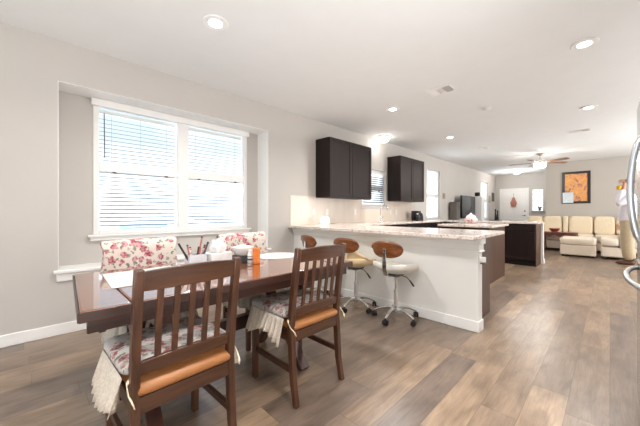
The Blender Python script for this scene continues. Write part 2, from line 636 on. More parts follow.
        if sub:
            md = o.modifiers.new('sub', 'SUBSURF')
            md.levels = sub
            md.render_levels = sub
        return o


def tag(o, label, cat, group=None, kind=None):
    o['label'] = label
    o['category'] = cat
    if group:
        o['group'] = group
    if kind:
        o['kind'] = kind
    return o


def struct(o):
    o['kind'] = 'structure'
    return o


def thing(name, label, cat, loc=(0, 0, 0), rz=0, group=None):
    o = bpy.data.objects.new(name, None)
    o.empty_display_size = 0.05
    COL.objects.link(o)
    o.location = loc
    o.rotation_euler = (0, 0, rz)
    return tag(o, label, cat, group)


def dup(root, loc, rz, label, group=None):
    def cp(o, par):
        c = o.copy()
        COL.objects.link(c)
        c.parent = par
        for ch in list(o.children):
            cp(ch, c)
        return c
    r = cp(root, None)
    r.location = loc
    r.rotation_euler = (0, 0, rz)
    r['label'] = label
    if group:
        r['group'] = group
    return r


def bx(name, a, b, mat, parent=None, bevel=0.003):
    return B().box(a, b).obj(name, mat, parent, bevel)


# ------------------------------------------------------------------ room shell
D = 3.605          # face of the window wall
H = 2.74
XB, XE = -2.6, 14.7
XP = 12.05         # picture wall
YL = -3.2          # living-room right wall
YK = -0.95         # kitchen right wall

bx('floor', (XB - .15, YL - .15, -0.1), (XE + .15, 4.05, 0), M['floor'], bevel=0)
struct(bpy.data.objects['floor'])
struct(bx('ceiling', (XB - .15, YL - .15, H), (XE + .15, 4.05, H + .1), M['ceil'], bevel=0))


def wall_x(name, y0, y1, x0, x1, holes, mat, z1=H):
    """wall running along x with rectangular holes (x0,x1,z0,z1), sorted"""
    b = B()
    cur = x0
    for hx0, hx1, hz0, hz1 in holes:
        if hx0 > cur:
            b.box((cur, y0, 0), (hx0, y1, z1))
        if hz0 > 0:
            b.box((hx0, y0, 0), (hx1, y1, hz0))
        if hz1 < z1:
            b.box((hx0, y0, hz1), (hx1, y1, z1))
        cur = hx1
    b.box((cur, y0, 0), (x1, y1, z1))
    return struct(b.obj(name, mat, smooth=0))


def wall_y(name, x0, x1, y0, y1, holes, mat, z1=H):
    b = B()
    cur = y0
    for hy0, hy1, hz0, hz1 in holes:
        if hy0 > cur:
            b.box((x0, cur, 0), (x1, hy0, z1))
        if hz0 > 0:
            b.box((x0, hy0, 0), (x1, hy1, hz0))
        if hz1 < z1:
            b.box((x0, hy0, hz1), (x1, hy1, z1))
        cur = hy1
    b.box((x0, cur, 0), (x1, y1, z1))
    return struct(b.obj(name, mat, smooth=0))


AX0, AX1, AZ0, AZ1 = 0.15, 2.48, 0.57, 2.36   # alcove opening
AD = 0.28                                     # alcove depth
WB = D + AD                                   # alcove back wall plane
W2 = (4.80, 5.68, 1.27, 2.06)
W3 = (7.79, 8.66, 0.96, 2.36)
W4 = (12.57, 13.5, 0.86, 2.36)
wl = wall_x('wall_left', D, D + .15, XB, XE + .15, [(AX0, AX1, AZ0, AZ1), W2, W3, W4], M['wall'])
# the alcove's own cheeks, soffit and back wall
WX0, WX1, WZ0, WZ1 = 0.44, 2.28, 0.90, 2.33
b = B()
b.box((AX0 - .12, D + .15, AZ0 - .12), (AX0, WB + .13, AZ1 + .12))
b.box((AX1, D + .15, AZ0 - .12), (AX1 + .12, WB + .13, AZ1 + .12))
b.box((AX0, D + .15, AZ1), (AX1, WB + .13, AZ1 + .12))
b.box((AX0, D + .15, AZ0 - .12), (AX1, WB + .13, AZ0))
b.box((AX0, WB, AZ0), (WX0, WB + .13, AZ1))
b.box((WX1, WB, AZ0), (AX1, WB + .13, AZ1))
b.box((WX0, WB, AZ0), (WX1, WB + .13, WZ0))
b.box((WX0, WB, WZ1), (WX1, WB + .13, AZ1))
struct(b.obj('wall_alcove', M['wall'], smooth=0))

wall_y('wall_entry', XE, XE + .15, 1.5 - .15, D, [(1.91, 2.29, 1.18, 2.09), (2.47, 3.38, 0.0, 2.09)], M['wall'])
wall_x('wall_hall', 1.35, 1.5, XP, XE, [], M['far_wall'])
wall_y('wall_far', XP, XP + .15, YL, 1.35, [], M['far_wall'])
wall_x('wall_living', YL - .15, YL, 3.0, XP + .15, [(7.0, 10.2, 0.5, 2.4)], M['far_wall'])
wall_y('wall_side', 2.9, 3.0, YL - .15, YK - .1, [], M['wall'])
wall_x('wall_right', YK - .1, YK, XB, 3.0, [], M['wall'])
wall_y('wall_back', XB - .15, XB, YK - .1, D, [(0.0, 2.9, 0.02, 2.3)], M['wall'])


def baseboard(name, segs):
    b = B()
    for a, c in segs:
        b.box(a, c)
    return struct(b.obj(name, M['trim'], bevel=0.006))


BH = 0.105
baseboard('baseboard_left', [((XB, D - .014, 0), (2.98, D, BH)), ((8.08, D - .014, 0), (XE, D, BH))])
baseboard('baseboard_far', [((XP - .014, YL, 0), (XP, 1.5, BH)), ((XP - .014, 1.5, 0), (XE, 1.514, BH))])
baseboard('baseboard_entry', [((XE - .014, 1.514, 0), (XE, 2.38, BH))])
baseboard('baseboard_right', [((XB, YK, 0), (1.6, YK + .014, BH)), ((2.72, YK, 0), (3.0, YK + .014, BH))])
baseboard('baseboard_living', [((3.0, YL, 0), (XP - .014, YL + .014, BH))])

struct(B().box((AX0, D - .004, AZ0 + .032), (AX0 + .006, WB, AZ1)).box((AX1 - .006, D - .004, AZ0 + .032), (AX1, WB, AZ1)).box((AX0 + .006, D - .004, AZ1 - .006), (AX1 - .006, WB, AZ1)).obj('trim_5', M['trim'], bevel=.002))  # added white liner, painting window light onto the alcove's sides and soffit

# alcove sill ledge
b = B()
b.box((AX0 - .03, D - .045, AZ0), (AX1 + .03, D, AZ0 + .032))
b.box((AX0, D, AZ0), (AX1, WB, AZ0 + .032))
b.box((AX0 - .01, D - .02, AZ0 - .075), (AX1 + .01, D, AZ0))
struct(b.obj('trim_1', M['trim'], bevel=0.008, seg=3))


# ------------------------------------------------------------------ windows
def window(name, x0, x1, z0, z1, y, fw=.045, units=1, rail=None, muntin=None, sill=True, deep=.06, flip=1):
    """window in a wall along x; y = inner face; frame projects outwards (flip=+1) from y"""
    root = bpy.data.objects.new(name, None)
    COL.objects.link(root)
    root['kind'] = 'structure'
    ya, yb = (y, y + deep) if flip > 0 else (y - deep, y)
    b = B()
    b.box((x0, ya, z0), (x0 + fw, yb, z1)).box((x1 - fw, ya, z0), (x1, yb, z1))
    b.box((x0 + fw, ya, z0), (x1 - fw, yb, z0 + fw)).box((x0 + fw, ya, z1 - fw), (x1 - fw, yb, z1))
    for k in range(1, units):
        xm = x0 + (x1 - x0) * k / units
        b.box((xm - .065, ya, z0 + fw), (xm + .065, yb, z1 - fw))
    f = b.obj('window_frame', M['trim'], root, bevel=.004)
    f['kind'] = 'structure'
    for k in range(units):
        xa = x0 + (x1 - x0) * k / units + (fw if k == 0 else .065)
        xb = x0 + (x1 - x0) * (k + 1) / units - (fw if k == units - 1 else .065)
        if rail:
            s = B().box((xa, ya + .004, rail - .05), (xb, yb - .012, rail + .05)).obj('meeting_rail', M['trim'], root, bevel=.004)
            s['kind'] = 'structure'
            for q in (.17, .83):
                xx = xa + (xb - xa) * q
                l = B().box((xx - .018, ya - .004, rail - .06), (xx + .018, ya + .02, rail - .045)).obj('sash_lock', M['black'], s, bevel=.003)
                l['kind'] = 'structure'
        if muntin:
            mb = B()
            nx, nzz = muntin
            for i in range(1, nx):
                xx = xa + (xb - xa) * i / nx
                mb.box((xx - .014, ya + .02, z0 + fw), (xx + .014, ya + .035, z1 - fw))
            for j in range(1, nzz):
                zz = z0 + (z1 - z0) * j / nzz
                mb.box((xa, ya + .02, zz - .014), (xb, ya + .035, zz + .014))
            g = mb.obj('muntin', M['trim'], root)
            g['kind'] = 'structure'
        yp = yb - .008
        p = B().box((xa, yp, z0 + fw), (xb, yp + .004, z1 - fw)).obj('pane', M['glass'], root, smooth=0)
        p['kind'] = 'structure'
    if sill:
        yc = ya - .045 if flip > 0 else yb
        yd = ya if flip > 0 else yb + .045
        s = B().box((x0 - .05, yc, z0 - .025), (x1 + .05, yd, z0)).box((x0 - .03, yc + .022, z0 - .065), (x1 + .03, yd, z0 - .025)).obj('window_sill', M['trim'], root, bevel=.006)
        s['kind'] = 'structure'
    return root


def blind(label, x0, x1, z0, z1, y, tilt=14, wand=False, gap=None):
    root = thing('window_blind', label, 'blind', ((x0 + x1) / 2, y, z0), group=None)
    w = (x1 - x0) / 2
    h = z1 - z0
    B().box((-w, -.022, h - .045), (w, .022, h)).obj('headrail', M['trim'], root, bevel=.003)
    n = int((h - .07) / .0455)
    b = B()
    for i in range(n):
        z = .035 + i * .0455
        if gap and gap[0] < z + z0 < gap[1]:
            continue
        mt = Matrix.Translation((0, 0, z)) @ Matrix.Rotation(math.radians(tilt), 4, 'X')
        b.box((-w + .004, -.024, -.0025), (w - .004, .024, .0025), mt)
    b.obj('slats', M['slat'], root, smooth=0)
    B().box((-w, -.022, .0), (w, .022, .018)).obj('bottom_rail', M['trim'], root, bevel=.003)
    c = B()
    for q in (-.72, 0, .72):
        c.tube([(w * q, -.026, .01), (w * q, -.026, h - .04)], .0012, 6)
    c.obj('ladder_cord', M['slat'], root)
    if wand:
        B().tube([(-w + .04, -.055, h - .05), (-w + .045, -.057, h - .54)], .005, 8).obj('wand', M['steeld'], root)
    return root


RAIL = 1.63
window('window_1', WX0, WX1, WZ0, WZ1, WB - .012, fw=.05, units=2, rail=RAIL, deep=.05)
blind('white slatted window blind on the left sash of the dining window, dark wand hanging', .50, 1.29, .955, 2.275, WB + .085, wand=True)
blind('white slatted window blind on the right sash of the dining window', 1.43, 2.225, .955, 2.275, WB + .085)
tag(B().box((WX0 - .02, WB - .05, 2.275), (WX1 + .02, WB - .012, 2.352)).obj('valance', M['trim'], bevel=.006),
    'white valance board across the top of the dining window', 'valance')

window('window_2', *W2, D + .05, rail=1.66, sill=True)
blind('white slatted blind on the small window over the kitchen sink', W2[0] + .05, W2[1] - .05, W2[2] + .05, W2[3] - .05, D + .028, tilt=35)
window('window_3', *W3, D + .05, rail=1.62)
window('window_4', *W4, D + .05, rail=1.62)

# sidelight window beside the front door (turned into the entry wall)
w5 = window('window_5', -.19, .19, 1.18, 2.09, 0, fw=.03, muntin=(2, 4), sill=False)
w5.location = (XE + .02, 2.10, 0)
w5.rotation_euler = (0, 0, -PI / 2)
w6 = window('window_6', 7.0, 10.2, .5, 2.4, YL - .04, units=3, flip=-1, sill=False)  # unseen window, added to go with the living-room fill lamp

# unseen glass door added behind the camera to go with the fill lamp
d2 = bpy.data.objects.new('door_2', None)
COL.objects.link(d2)
struct(d2)
b = B()
for y0, y1 in ((0.0, .07), (1.415, 1.485), (2.83, 2.9)):
    b.box((XB - .1, y0, .02), (XB - .04, y1, 2.3))
b.box((XB - .1, .07, .02), (XB - .04, 2.83, .1)).box((XB - .1, .07, 2.22), (XB - .04, 2.83, 2.3))
struct(b.obj('door_frame', M['trim'], d2, bevel=.004))
struct(B().box((XB - .075, .07, .1), (XB - .07, 1.415, 2.22)).obj('pane', M['glass'], d2, smooth=0))
struct(B().box((XB - .075, 1.485, .1), (XB - .07, 2.83, 2.22)).obj('pane', M['glass'], d2, smooth=0))

# front door
d1 = bpy.data.objects.new('door_1', None)
COL.objects.link(d1)
d1.location = (XE, 2.925, 0)
struct(d1)
b = B()
b.box((-.02, -.53, 0), (0, -.455, 2.16)).box((-.02, .455, 0), (0, .53, 2.16)).box((-.02, -.455, 2.09), (0, .455, 2.16))
struct(b.obj('door_casing', M['trim'], d1, bevel=.004))
b = B()
b.box((.005, -.455, .01), (.045, .455, 2.09))
struct(b.obj('door_leaf', M['dooro'], d1, bevel=.003))
b = B()
for ya, yb in ((-.36, -.05), (.05, .36)):
    for za, zb in ((.2, .85), (1.0, 1.6), (1.7, 1.95)):
        b.box((-.004, ya, za), (.005, yb, zb))
struct(b.obj('door_panel', M['dooro'], d1, bevel=.01))
struct(B().lathe([(.03, -.02), (.03, .005)], (0, -.39, 1.18), 16, 'x').lathe([(.02, -.04), (.02, -.02)], (0, -.39, 1.18), 12, 'x').obj('deadbolt', M['steeld'], d1))
struct(B().lathe([(.028, -.02), (.028, .005)], (0, -.39, 1.0), 16, 'x').tube([(-.035, -.39, 1.0), (-.04, -.30, 1.0)], .012).tube([(-.02, -.39, 1.0), (-.04, -.39, 1.0)], .012).obj('door_handle', M['steeld'], d1))

# ------------------------------------------------------------------ outdoors beyond the dining window
struct(bx('terrain', (-12, 4.06, -.5), (24, 30, -.12), M['lawn'], bevel=0))
fr = thing('garden_fence', 'white board fence outside beyond the dining window', 'fence', (2, 8.2, -.12))
b = B()
for i in range(60):
    b.box((-8 + i * .27, 0, .06), (-8 + i * .27 + .262, .025, 2.05))
b.obj('board_panel', M['fence'], fr)
b = B()
b.box((-8, -.03, .2), (8.2, 0, .29)).box((-8, -.03, 1.7), (8.2, 0, 1.79))
b.obj('fence_rail', M['fence'], fr)
for i in range(8):
    B().box((-8 + i * 2.3, .025, 0), (-7.88 + i * 2.3, .14, 2.12)).obj('post', M['fence'], fr, bevel=.01)
ac = thing('outdoor_unit', 'teal grey box unit outside, seen low through the left dining window sash', 'outdoor unit', (1.72, 7.3, -.12))
B().box((-.42, -.2, .06), (.42, .2, .98)).obj('housing', M['teal'], ac, bevel=.02)
b = B()
for i in range(9):
    b.box((-.36, -.212, .16 + i * .085), (.36, -.2, .2 + i * .085))
b.obj('grille', M['steeld'], ac)
B().box((-.45, -.23, 0), (.45, .23, .06)).obj('base_pad', M['lawn'], ac, bevel=.01)

# ------------------------------------------------------------------ peninsula, worktops, cabinets
CZ0, CZ1 = .89, .93
PX0, PX1, PY0 = 2.98, 3.10, .88
b = B()
b.box((PX0, PY0, 0), (PX1, D, CZ0))
struct(b.obj('wall_peninsula', M['pony'], smooth=0))
struct(B().box((7.96, 1.04, 0), (8.08, D, CZ0)).obj('wall_counter', M['pony'], smooth=0))
baseboard('baseboard_peninsula', [((PX0 - .015, PY0 - .015, 0), (PX0, D - .014, BH)), ((PX0, PY0 - .015, 0), (PX1, PY0, BH))])
baseboard('baseboard_counter', [((8.08, 1.03, 0), (8.095, D - .014, BH)), ((7.96, 1.025, 0), (8.095, 1.04, BH))])
# stepped moulding under the bar overhang
b = B()
b.box((PX0 - .016, PY0 - .016, .775), (PX0, D, CZ0)).box((PX0, PY0 - .016, .775), (PX1, PY0, CZ0))
b.box((PX0 - .032, PY0 - .034, .835), (PX0 - .016, D, CZ0)).box((PX0 - .016, PY0 - .034, .835), (PX1, PY0 - .016, CZ0))
b.box((PX0 - .016, PY0 - .026, .755), (PX1, PY0, .775))
struct(b.obj('trim_2', M['pony'], bevel=.006))

b = B()
b.prism([(2.75, .835), (3.76, .835), (3.76, 2.96), (7.33, 2.96), (7.33, 1.04), (8.10, 1.04), (8.10, D - .002), (2.85, D - .002)], CZ0, CZ1)
tag(b.obj('countertop', M['granite'], bevel=.008, seg=3, smooth=30), 'speckled granite countertop running from the bar along the window wall', 'countertop')

# backsplash tiles: wall finish
struct(B().box((2.9, D - .008, CZ1), (W2[0] - .06, D, 1.41)).box((W2[0] - .06, D - .008, CZ1), (W2[1] + .06, D, W2[2] - .07))
       .box((W2[1] + .06, D - .008, CZ1), (6.98, D, 1.41)).obj('trim_3', M['splash'], smooth=0))


def base_cabinet(label, loc, rz, w, depth=.58, drawer=True, ends=False):
    """front faces local -y, body extends to +y; origin front-left foot"""
    t = thing('base_cabinet', label, 'cabinet', loc, rz)
    B().box((0, .02, .1), (w, depth, CZ0 - .004)).obj('body', M['cab'], t, bevel=.002)
    B().box((0, .08, 0), (w, depth, .1)).obj('toe_kick', M['toe'], t)
    if ends:
        B().box((-.012 if ends == 1 else w, .02, 0), (0 if ends == 1 else w + .012, depth, CZ0 - .004)).obj('end_panel', M['cabend'], t, bevel=.002)

    def front(nm, z0, z1, panel):
        f = B().box((.006, 0, z0), (w - .006, .02, z1)).obj(nm, M['cab'], t, bevel=.003)
        if panel:
            fr_ = B()
            fr_.box((.006, -.008, z0), (.066, 0, z1)).box((w - .066, -.008, z0), (w - .006, 0, z1))
            fr_.box((.066, -.008, z0), (w - .066, 0, z0 + .06)).box((.066, -.008, z1 - .06), (w - .066, 0, z1))
            fr_.obj('door_frame', M['cab'], f, bevel=.003)
    if drawer:
        front('drawer', .735, .872, False)
        front('door', .115, .722, True)
    else:
        front('door', .115, .872, True)
    return t


# bar side: fronts face +x
for i, (nm) in enumerate(('dark brown end cabinet behind the white bar wall', 'dark brown cabinet behind the bar, second from its open end', 'dark brown corner cabinet behind the bar nearest the window wall')):
    base_cabinet(nm, (3.72, .98 + i * .66, 0), PI / 2, .655, depth=.615, ends=int(i == 0))
words = ('first', 'second', 'third', 'fourth', 'fifth', 'sixth')
for i in range(6):
    base_cabinet('dark base cabinet under the worktop along the window wall, %s from the bar' % words[i], (3.76 + i * .595, 3.0, 0), 0, .59, depth=.595)
# far counter: fronts face -x  (toward the island)
for i, nm in enumerate(('dark brown drawer cabinet at the open end of the far counter', 'dark brown cabinet in the far counter, second from its open end', 'dark brown corner cabinet of the far counter nearest the window wall')):
    base_cabinet(nm, (7.36, 1.09 + .62 + i * .63, 0), -PI / 2, .62, depth=.595, ends=2 * int(i == 0))

isl = thing('kitchen_island', 'dark brown kitchen island standing between the two counters', 'kitchen island', (5.10, 1.35, 0))
B().box((0, 0, .1), (.92, .76, CZ0)).obj('body', M['cabend'], isl, bevel=.003)
B().box((.03, .02, 0), (.86, .70, .1)).obj('toe_kick', M['toe'], isl)
B().box((0, -.014, 0), (.92, 0, CZ0)).obj('end_panel', M['cabend'], isl, bevel=.003)
for i in range(2):
    dd = B().box((.92, .01 + i * .375, .115), (.938, .375 + i * .375, .872)).obj('door', M['cab'], isl, bevel=.003)
    B().box((.938, .05 + i * .375, .5), (.95, .06 + i * .375, .62)).obj('door_handle', M['nickel'], dd)
tag(B().prism([(5.03, 1.29), (6.10, 1.29), (6.10, 2.14), (5.03, 2.14)], CZ0, CZ1).obj('countertop', M['granite'], bevel=.008, seg=3),
    'rectangular granite countertop on the dark kitchen island', 'countertop')


def upper_cabinet(label, x0, x1, z0, z1):
    t = thing('upper_cabinet', label, 'cabinet', (x0, 3.27, z0), 0)
    w, h = x1 - x0, z1 - z0
    B().box((0, .02, 0), (w, .333, h)).obj('body', M['cab'], t, bevel=.002)
    for k in range(2):
        a, c = (0.004, w / 2 - .003) if k == 0 else (w / 2 + .003, w - .004)
        f = B().box((a, .002, .004), (c, .02, h - .004)).obj('door', M['cab'], t, bevel=.002)
        q = B()
        q.box((a, -.007, .004), (a + .065, .002, h - .004)).box((c - .065, -.007, .004), (c, .002, h - .004))
        q.box((a + .065, -.007, .004), (c - .065, .002, .069)).box((a + .065, -.007, h - .069), (c - .065, .002, h - .004))
        q.obj('door_frame', M['cab'], f, bevel=.003)
    return t


upper_cabinet('dark brown two-door wall cabinet nearest the dining window', 3.465, 4.65, 1.39, 2.395)
upper_cabinet('dark brown two-door wall cabinet beyond the sink window', 5.75, 6.9, 1.39, 2.40)


# ------------------------------------------------------------------ dining table
TX, TY = .94, 1.87
tb = thing('dining_table', 'dark red-brown trestle dining table before the window', 'table', (TX, TY, 0))
z0, z1 = .715, .76
B().prism([(-.645, -.45), (.645, -.45), (.645, .45), (-.645, .45)], z0, z1).obj('tabletop', M['table'], tb, bevel=.008, seg=3)
B().prism([(-.82, -.45), (-.649, -.45), (-.649, .45), (-.77, .45)], z0, z1).obj('breadboard_end', M['table'], tb, bevel=.008, seg=3)
B().prism([(.649, -.45), (.82, -.45), (.77, .45), (.649, .45)], z0, z1).obj('breadboard_end', M['table'], tb, bevel=.008, seg=3)
b = B()
b.box((-.795, -.425, .66), (.785, -.40, z0)).box((-.71, .395, .645), (.71, .42, z0)).box((-.755, -.40, .645), (-.73, .395, z0)).box((.73, -.40, .645), (.755, .395, z0))
b.obj('apron', M['tabled'], tb, bevel=.004)
b = B()
b.box((-.822, -.457, z0 + .002), (.822, -.4505, z1 - .003))
b.prism([(-.827, -.45), (-.8205, -.45), (-.7705, .45), (-.777, .45)], z0 + .002, z1 - .003).prism([(.8205, -.45), (.827, -.45), (.777, .45), (.7705, .45)], z0 + .002, z1 - .003)
b.obj('edge_moulding', M['tabled'], tb, bevel=.002)
for xx in (-.50, .46):
    for sgn in (-1, 1):
        B().beam((xx + .012 * sgn, sgn * .31, 0), (xx + .012 * sgn, -sgn * .26, .645), .045, .075, (1, 0, 0)).obj('leg', M['tableg'], tb, bevel=.004)
    B().box((xx - .04, -.36, .60), (xx + .04, .36, .645)).obj('trestle_head', M['tableg'], tb, bevel=.005)
B().box((-.58, -.03, .31), (.54, .03, .40)).obj('stretcher', M['tabled'], tb, bevel=.005)

# ------------------------------------------------------------------ dining chairs
SH = .43


def make_chair(label, loc, rz):
    t = thing('dining_chair', label, 'chair', loc, rz)
    hw = .20

    def post_y(z):
        return .03 - .07 * max(0, (z - .45) / .5) ** 1.25 if z > .45 else .03 * (z / .45)
    for s in (-1, 1):
        pts = [(s * hw, post_y(z), z) for z in (0, .15, .3, .45, .55, .65, .75, .85, .93)]
        pts[0] = (s * hw, -.02, 0)
        B().sweep(pts, .032, [.032, .036, .04, .042, .04, .038, .036, .034, .03]).obj('back_post', M['chz'], t, bevel=.004)
        B().beam((s * hw, .42, 0), (s * hw, .42, SH), .032, .032, w2=.04, d2=.04, up=(0, 1, 0)).obj('leg', M['chz'], t, bevel=.003)
        B().beam((s * hw, .02, .20), (s * hw, .41, .20), .02, .035, (0, 0, 1)).obj('stretcher', M['chy'], t, bevel=.003)
    b = B()
    b.box((-hw + .01, .012, SH - .065), (hw - .01, .034, SH)).box((-hw + .01, .405, SH - .065), (hw - .01, .43, SH))
    b.box((-hw - .01, .03, SH - .065), (-hw + .012, .41, SH)).box((hw - .012, .03, SH - .065), (hw + .01, .41, SH))
    b.obj('seat_frame', M['chx'], t, bevel=.003)
    B().pillow((0, .225, SH + .024), (.205, .225, .027), .45, .14).obj('seat', M['tan'], t, smooth=180)

    def rail(nm, za, zb, bow, th):
        b = B()
        rings = []
        n = 9
        for i in range(n):
            u = -1 + 2 * i / (n - 1)
            x = u * (hw - .012)
            bo = bow * (1 - u * u)
            ring = []
            for z, dy in ((za, -th / 2), (zb + .012 * (1 - u * u), -th / 2), (zb + .012 * (1 - u * u), th / 2), (za, th / 2)):
                ring.append(b.bm.verts.new((x, post_y(z) + dy - bo, z)))
            rings.append(ring)
        for p, q in zip(rings, rings[1:]):
            for i in range(4):
                k = (i + 1) % 4
                b.bm.faces.new((p[i], p[k], q[k], q[i]))
        b.bm.faces.new(rings[0][::-1])
        b.bm.faces.new(rings[-1])
        return b.obj(nm, M['chx'], t, bevel=.004)
    rail('crest_rail', .845, .92, .016, .022)
    rail('lower_rail', .515, .565, .008, .02)
    for i in range(5):
        x = (-2 + i) * .062
        u = x / hw
        bo = .012 * (1 - u * u)
        B().sweep([(x, post_y(z) - bo, z) for z in (.558, .65, .75, .852)], .024, .011).obj('back_slat', M['chz'], t, bevel=.002)
    return t


CA = (.47, 1.26, 0)
CB = (1.285, 1.31, 0)
FA = (.58, 2.52, 0)
FB = (1.45, 2.52, 0)
chA = make_chair('brown slat-back chair in front of the table, nearest the camera', CA, math.radians(2))
dup(chA, CB, 0, 'brown slat-back chair at the bar end of the table, back to the camera', 'dining chairs')
dup(chA, FA, PI, 'brown chair across the table under the left floral back cover', 'dining chairs')
dup(chA, FB, PI, 'brown chair across the table under the right floral back cover', 'dining chairs')
chA['group'] = 'dining chairs'


def ruffle_mesh(path, ztop, zbot, amp, waves, seed, rows=6):
    rnd = random.Random(seed)
    n = 330
    L = [0]
    P = [Vector(p) for p in path]
    for a, c in zip(P, P[1:]):
        L.append(L[-1] + (c - a).length)
    b = B()
    ph = rnd.random() * 6
    grid = []
    for i in range(n + 1):
        s = L[-1] * i / n
        k = max(j for j in range(len(L)) if L[j] <= s + 1e-9)
        k = min(k, len(P) - 2)
        f = (s - L[k]) / (L[k + 1] - L[k])
        p = P[k].lerp(P[k + 1], f)
        d = (P[min(k + 2, len(P) - 1)] - P[max(k - 1, 0)]).normalized()
        nrm = Vector((d.y, -d.x))
        u = i / n
        wob = math.sin(2 * PI * waves * u + ph + 0.9 * math.sin(7 * u + ph)) + .45 * math.sin(2 * PI * waves * 2.3 * u)
        hem = zbot + .03 * math.sin(2 * PI * 3.1 * u + ph)
        col = []
        for r in range(rows + 1):
            v = r / rows
            off = .004 + .034 * v + amp * wob * (v ** .8)
            col.append(b.bm.verts.new((p.x + nrm.x * off, p.y + nrm.y * off, ztop + (hem - ztop) * v)))
        grid.append(col)
    for a, c in zip(grid, grid[1:]):
        for r in range(rows):
            b.bm.faces.new((a[r], c[r], c[r + 1], a[r + 1]))
    return b


def round_path(w, y0, y1, r=.05):
    """open path from back-left along left side, front, right side to back-right (outward normal to the left of travel)"""
    pts = [(w, y0)]
    for k in range(7):
        a = k / 6 * PI / 2
        pts.append((w - r + r * math.cos(a), y1 - r + r * math.sin(a)))
    for k in range(7):
        a = PI / 2 + k / 6 * PI / 2
        pts.append((-w + r + r * math.cos(a), y1 - r + r * math.sin(a)))
    pts.append((-w, y0))
    return pts


def cushion(label, loc, rz, mat, lace, drop, seed):
    t = thing('seat_cushion', label, 'cushion', (loc[0], loc[1], SH + .052), rz, 'floral seat cushions')
    B().pillow((0, .258, .036), (.232, .195, .036), .6, .22).obj('pad', mat, t, smooth=180)
    ruffle_mesh(round_path(.228, .06, .445), .022, .022 - drop, .013, 27, seed).obj('ruffle', lace, t, smooth=180, solid=.0015)
    for s in (-1, 1):
        x = s * .2
        B().sweep([(x * .93, .05, .02), (x * .98, .045, .03), (x + s * .024, .03, .01), (x + s * .026, .0, -.02), (x + s * .02, -.026, -.035), (x + s * .014, -.03, -.055)], .016, .004, (0, 1, .5)).obj('tie', M['tie'], t, smooth=180)
    return t


cushion('floral ruffled cushion on the chair nearest the camera', CA, math.radians(2), M['floralg'], M['lace'], .16, 3)
cushion('floral ruffled cushion on the chair at the bar end of the table', CB, 0, M['floralg'], M['lace'], .13, 5)
cushion('floral ruffled cushion on the far chair at the left under the window', FA, PI, M['floralg'], M['laceg'], .16, 8)
cushion('floral ruffled cushion on the far chair at the right under the window', FB, PI, M['floralg'], M['laceg'], .16, 11)


def back_cover(label, loc):
    t = thing('chair_back_cover', label, 'chair cover', (loc[0], loc[1], .592), PI, 'floral chair back covers')
    b = B()
    n = 14
    rows = [(0, .05), (.06, .045), (.14, .035), (.22, .02), (.27, .005), (.322, -.006), (.342, -.02)]
    grid = []
    # closed sleeve around the back: loop around in plan at several heights
    for z, yc in rows:
        zz = z
        ring = []
        th = .042 if z < .33 else .018
        hw = .245 if z < .33 else .236
        hw += .012 * math.sin(z * 20)
        for k in range(n):
            u = -1 + 2 * k / (n - 1)
            ring.append((hw * u, yc + th + .006 * math.sin(u * 6 + z * 9) - .02 * (1 - u * u), zz + (.004 * math.sin(u * 5) if z > .3 else 0)))
        for k in range(n):
            u = 1 - 2 * k / (n - 1)
            ring.append((hw * u, yc - th + .006 * math.sin(u * 7 + z * 8) - .02 * (1 - u * u), zz + (.004 * math.sin(u * 5) if z > .3 else 0)))
        yoff = .03 - .07 * max(0, (z + .15) / .5) ** 1.25
        grid.append([b.bm.verts.new((x, y - yc + yoff, zq)) for x, y, zq in ring])
    m = len(grid[0])
    for p, q in zip(grid, grid[1:]):
        for k in range(m):
            j = (k + 1) % m
            b.bm.faces.new((p[k], p[j], q[j], q[k]))
    b.bm.faces.new(grid[-1])
    b.obj('cover', M['floral'], t, smooth=60)
    r = B()
    for s in (-1, 1):
        r.sweep([(s * .25, .03, .03), (s * .262, .035, -.02), (s * .258, .03, -.10)], .015, .003, (0, 1, 0))
    r.obj('tie', M['tie'], t)
    return t


back_cover('cream floral cover on the back of the far left chair', FA)
back_cover('cream floral cover on the back of the far right chair', FB)

# ------------------------------------------------------------------ things on the table
TZ = .7605
b = B()
b.prism([(.27, 1.74), (.70, 1.74), (.68, 2.18), (.29, 2.18)], TZ, TZ + .003)
tag(b.obj('placemat', M['lacemat'], bevel=.001), 'white rectangular lace placemat at the left end of the table', 'placemat')
pts = [(1.50 + .19 * math.cos(2 * PI * k / 40) * (1 + .015 * math.cos(k * PI)), 2.04 + .17 * math.sin(2 * PI * k / 40)) for k in range(40)]
tag(B().prism(pts, TZ, TZ + .003).obj('placemat', M['lacemat']), 'white oval lace placemat at the bar end of the table', 'placemat')

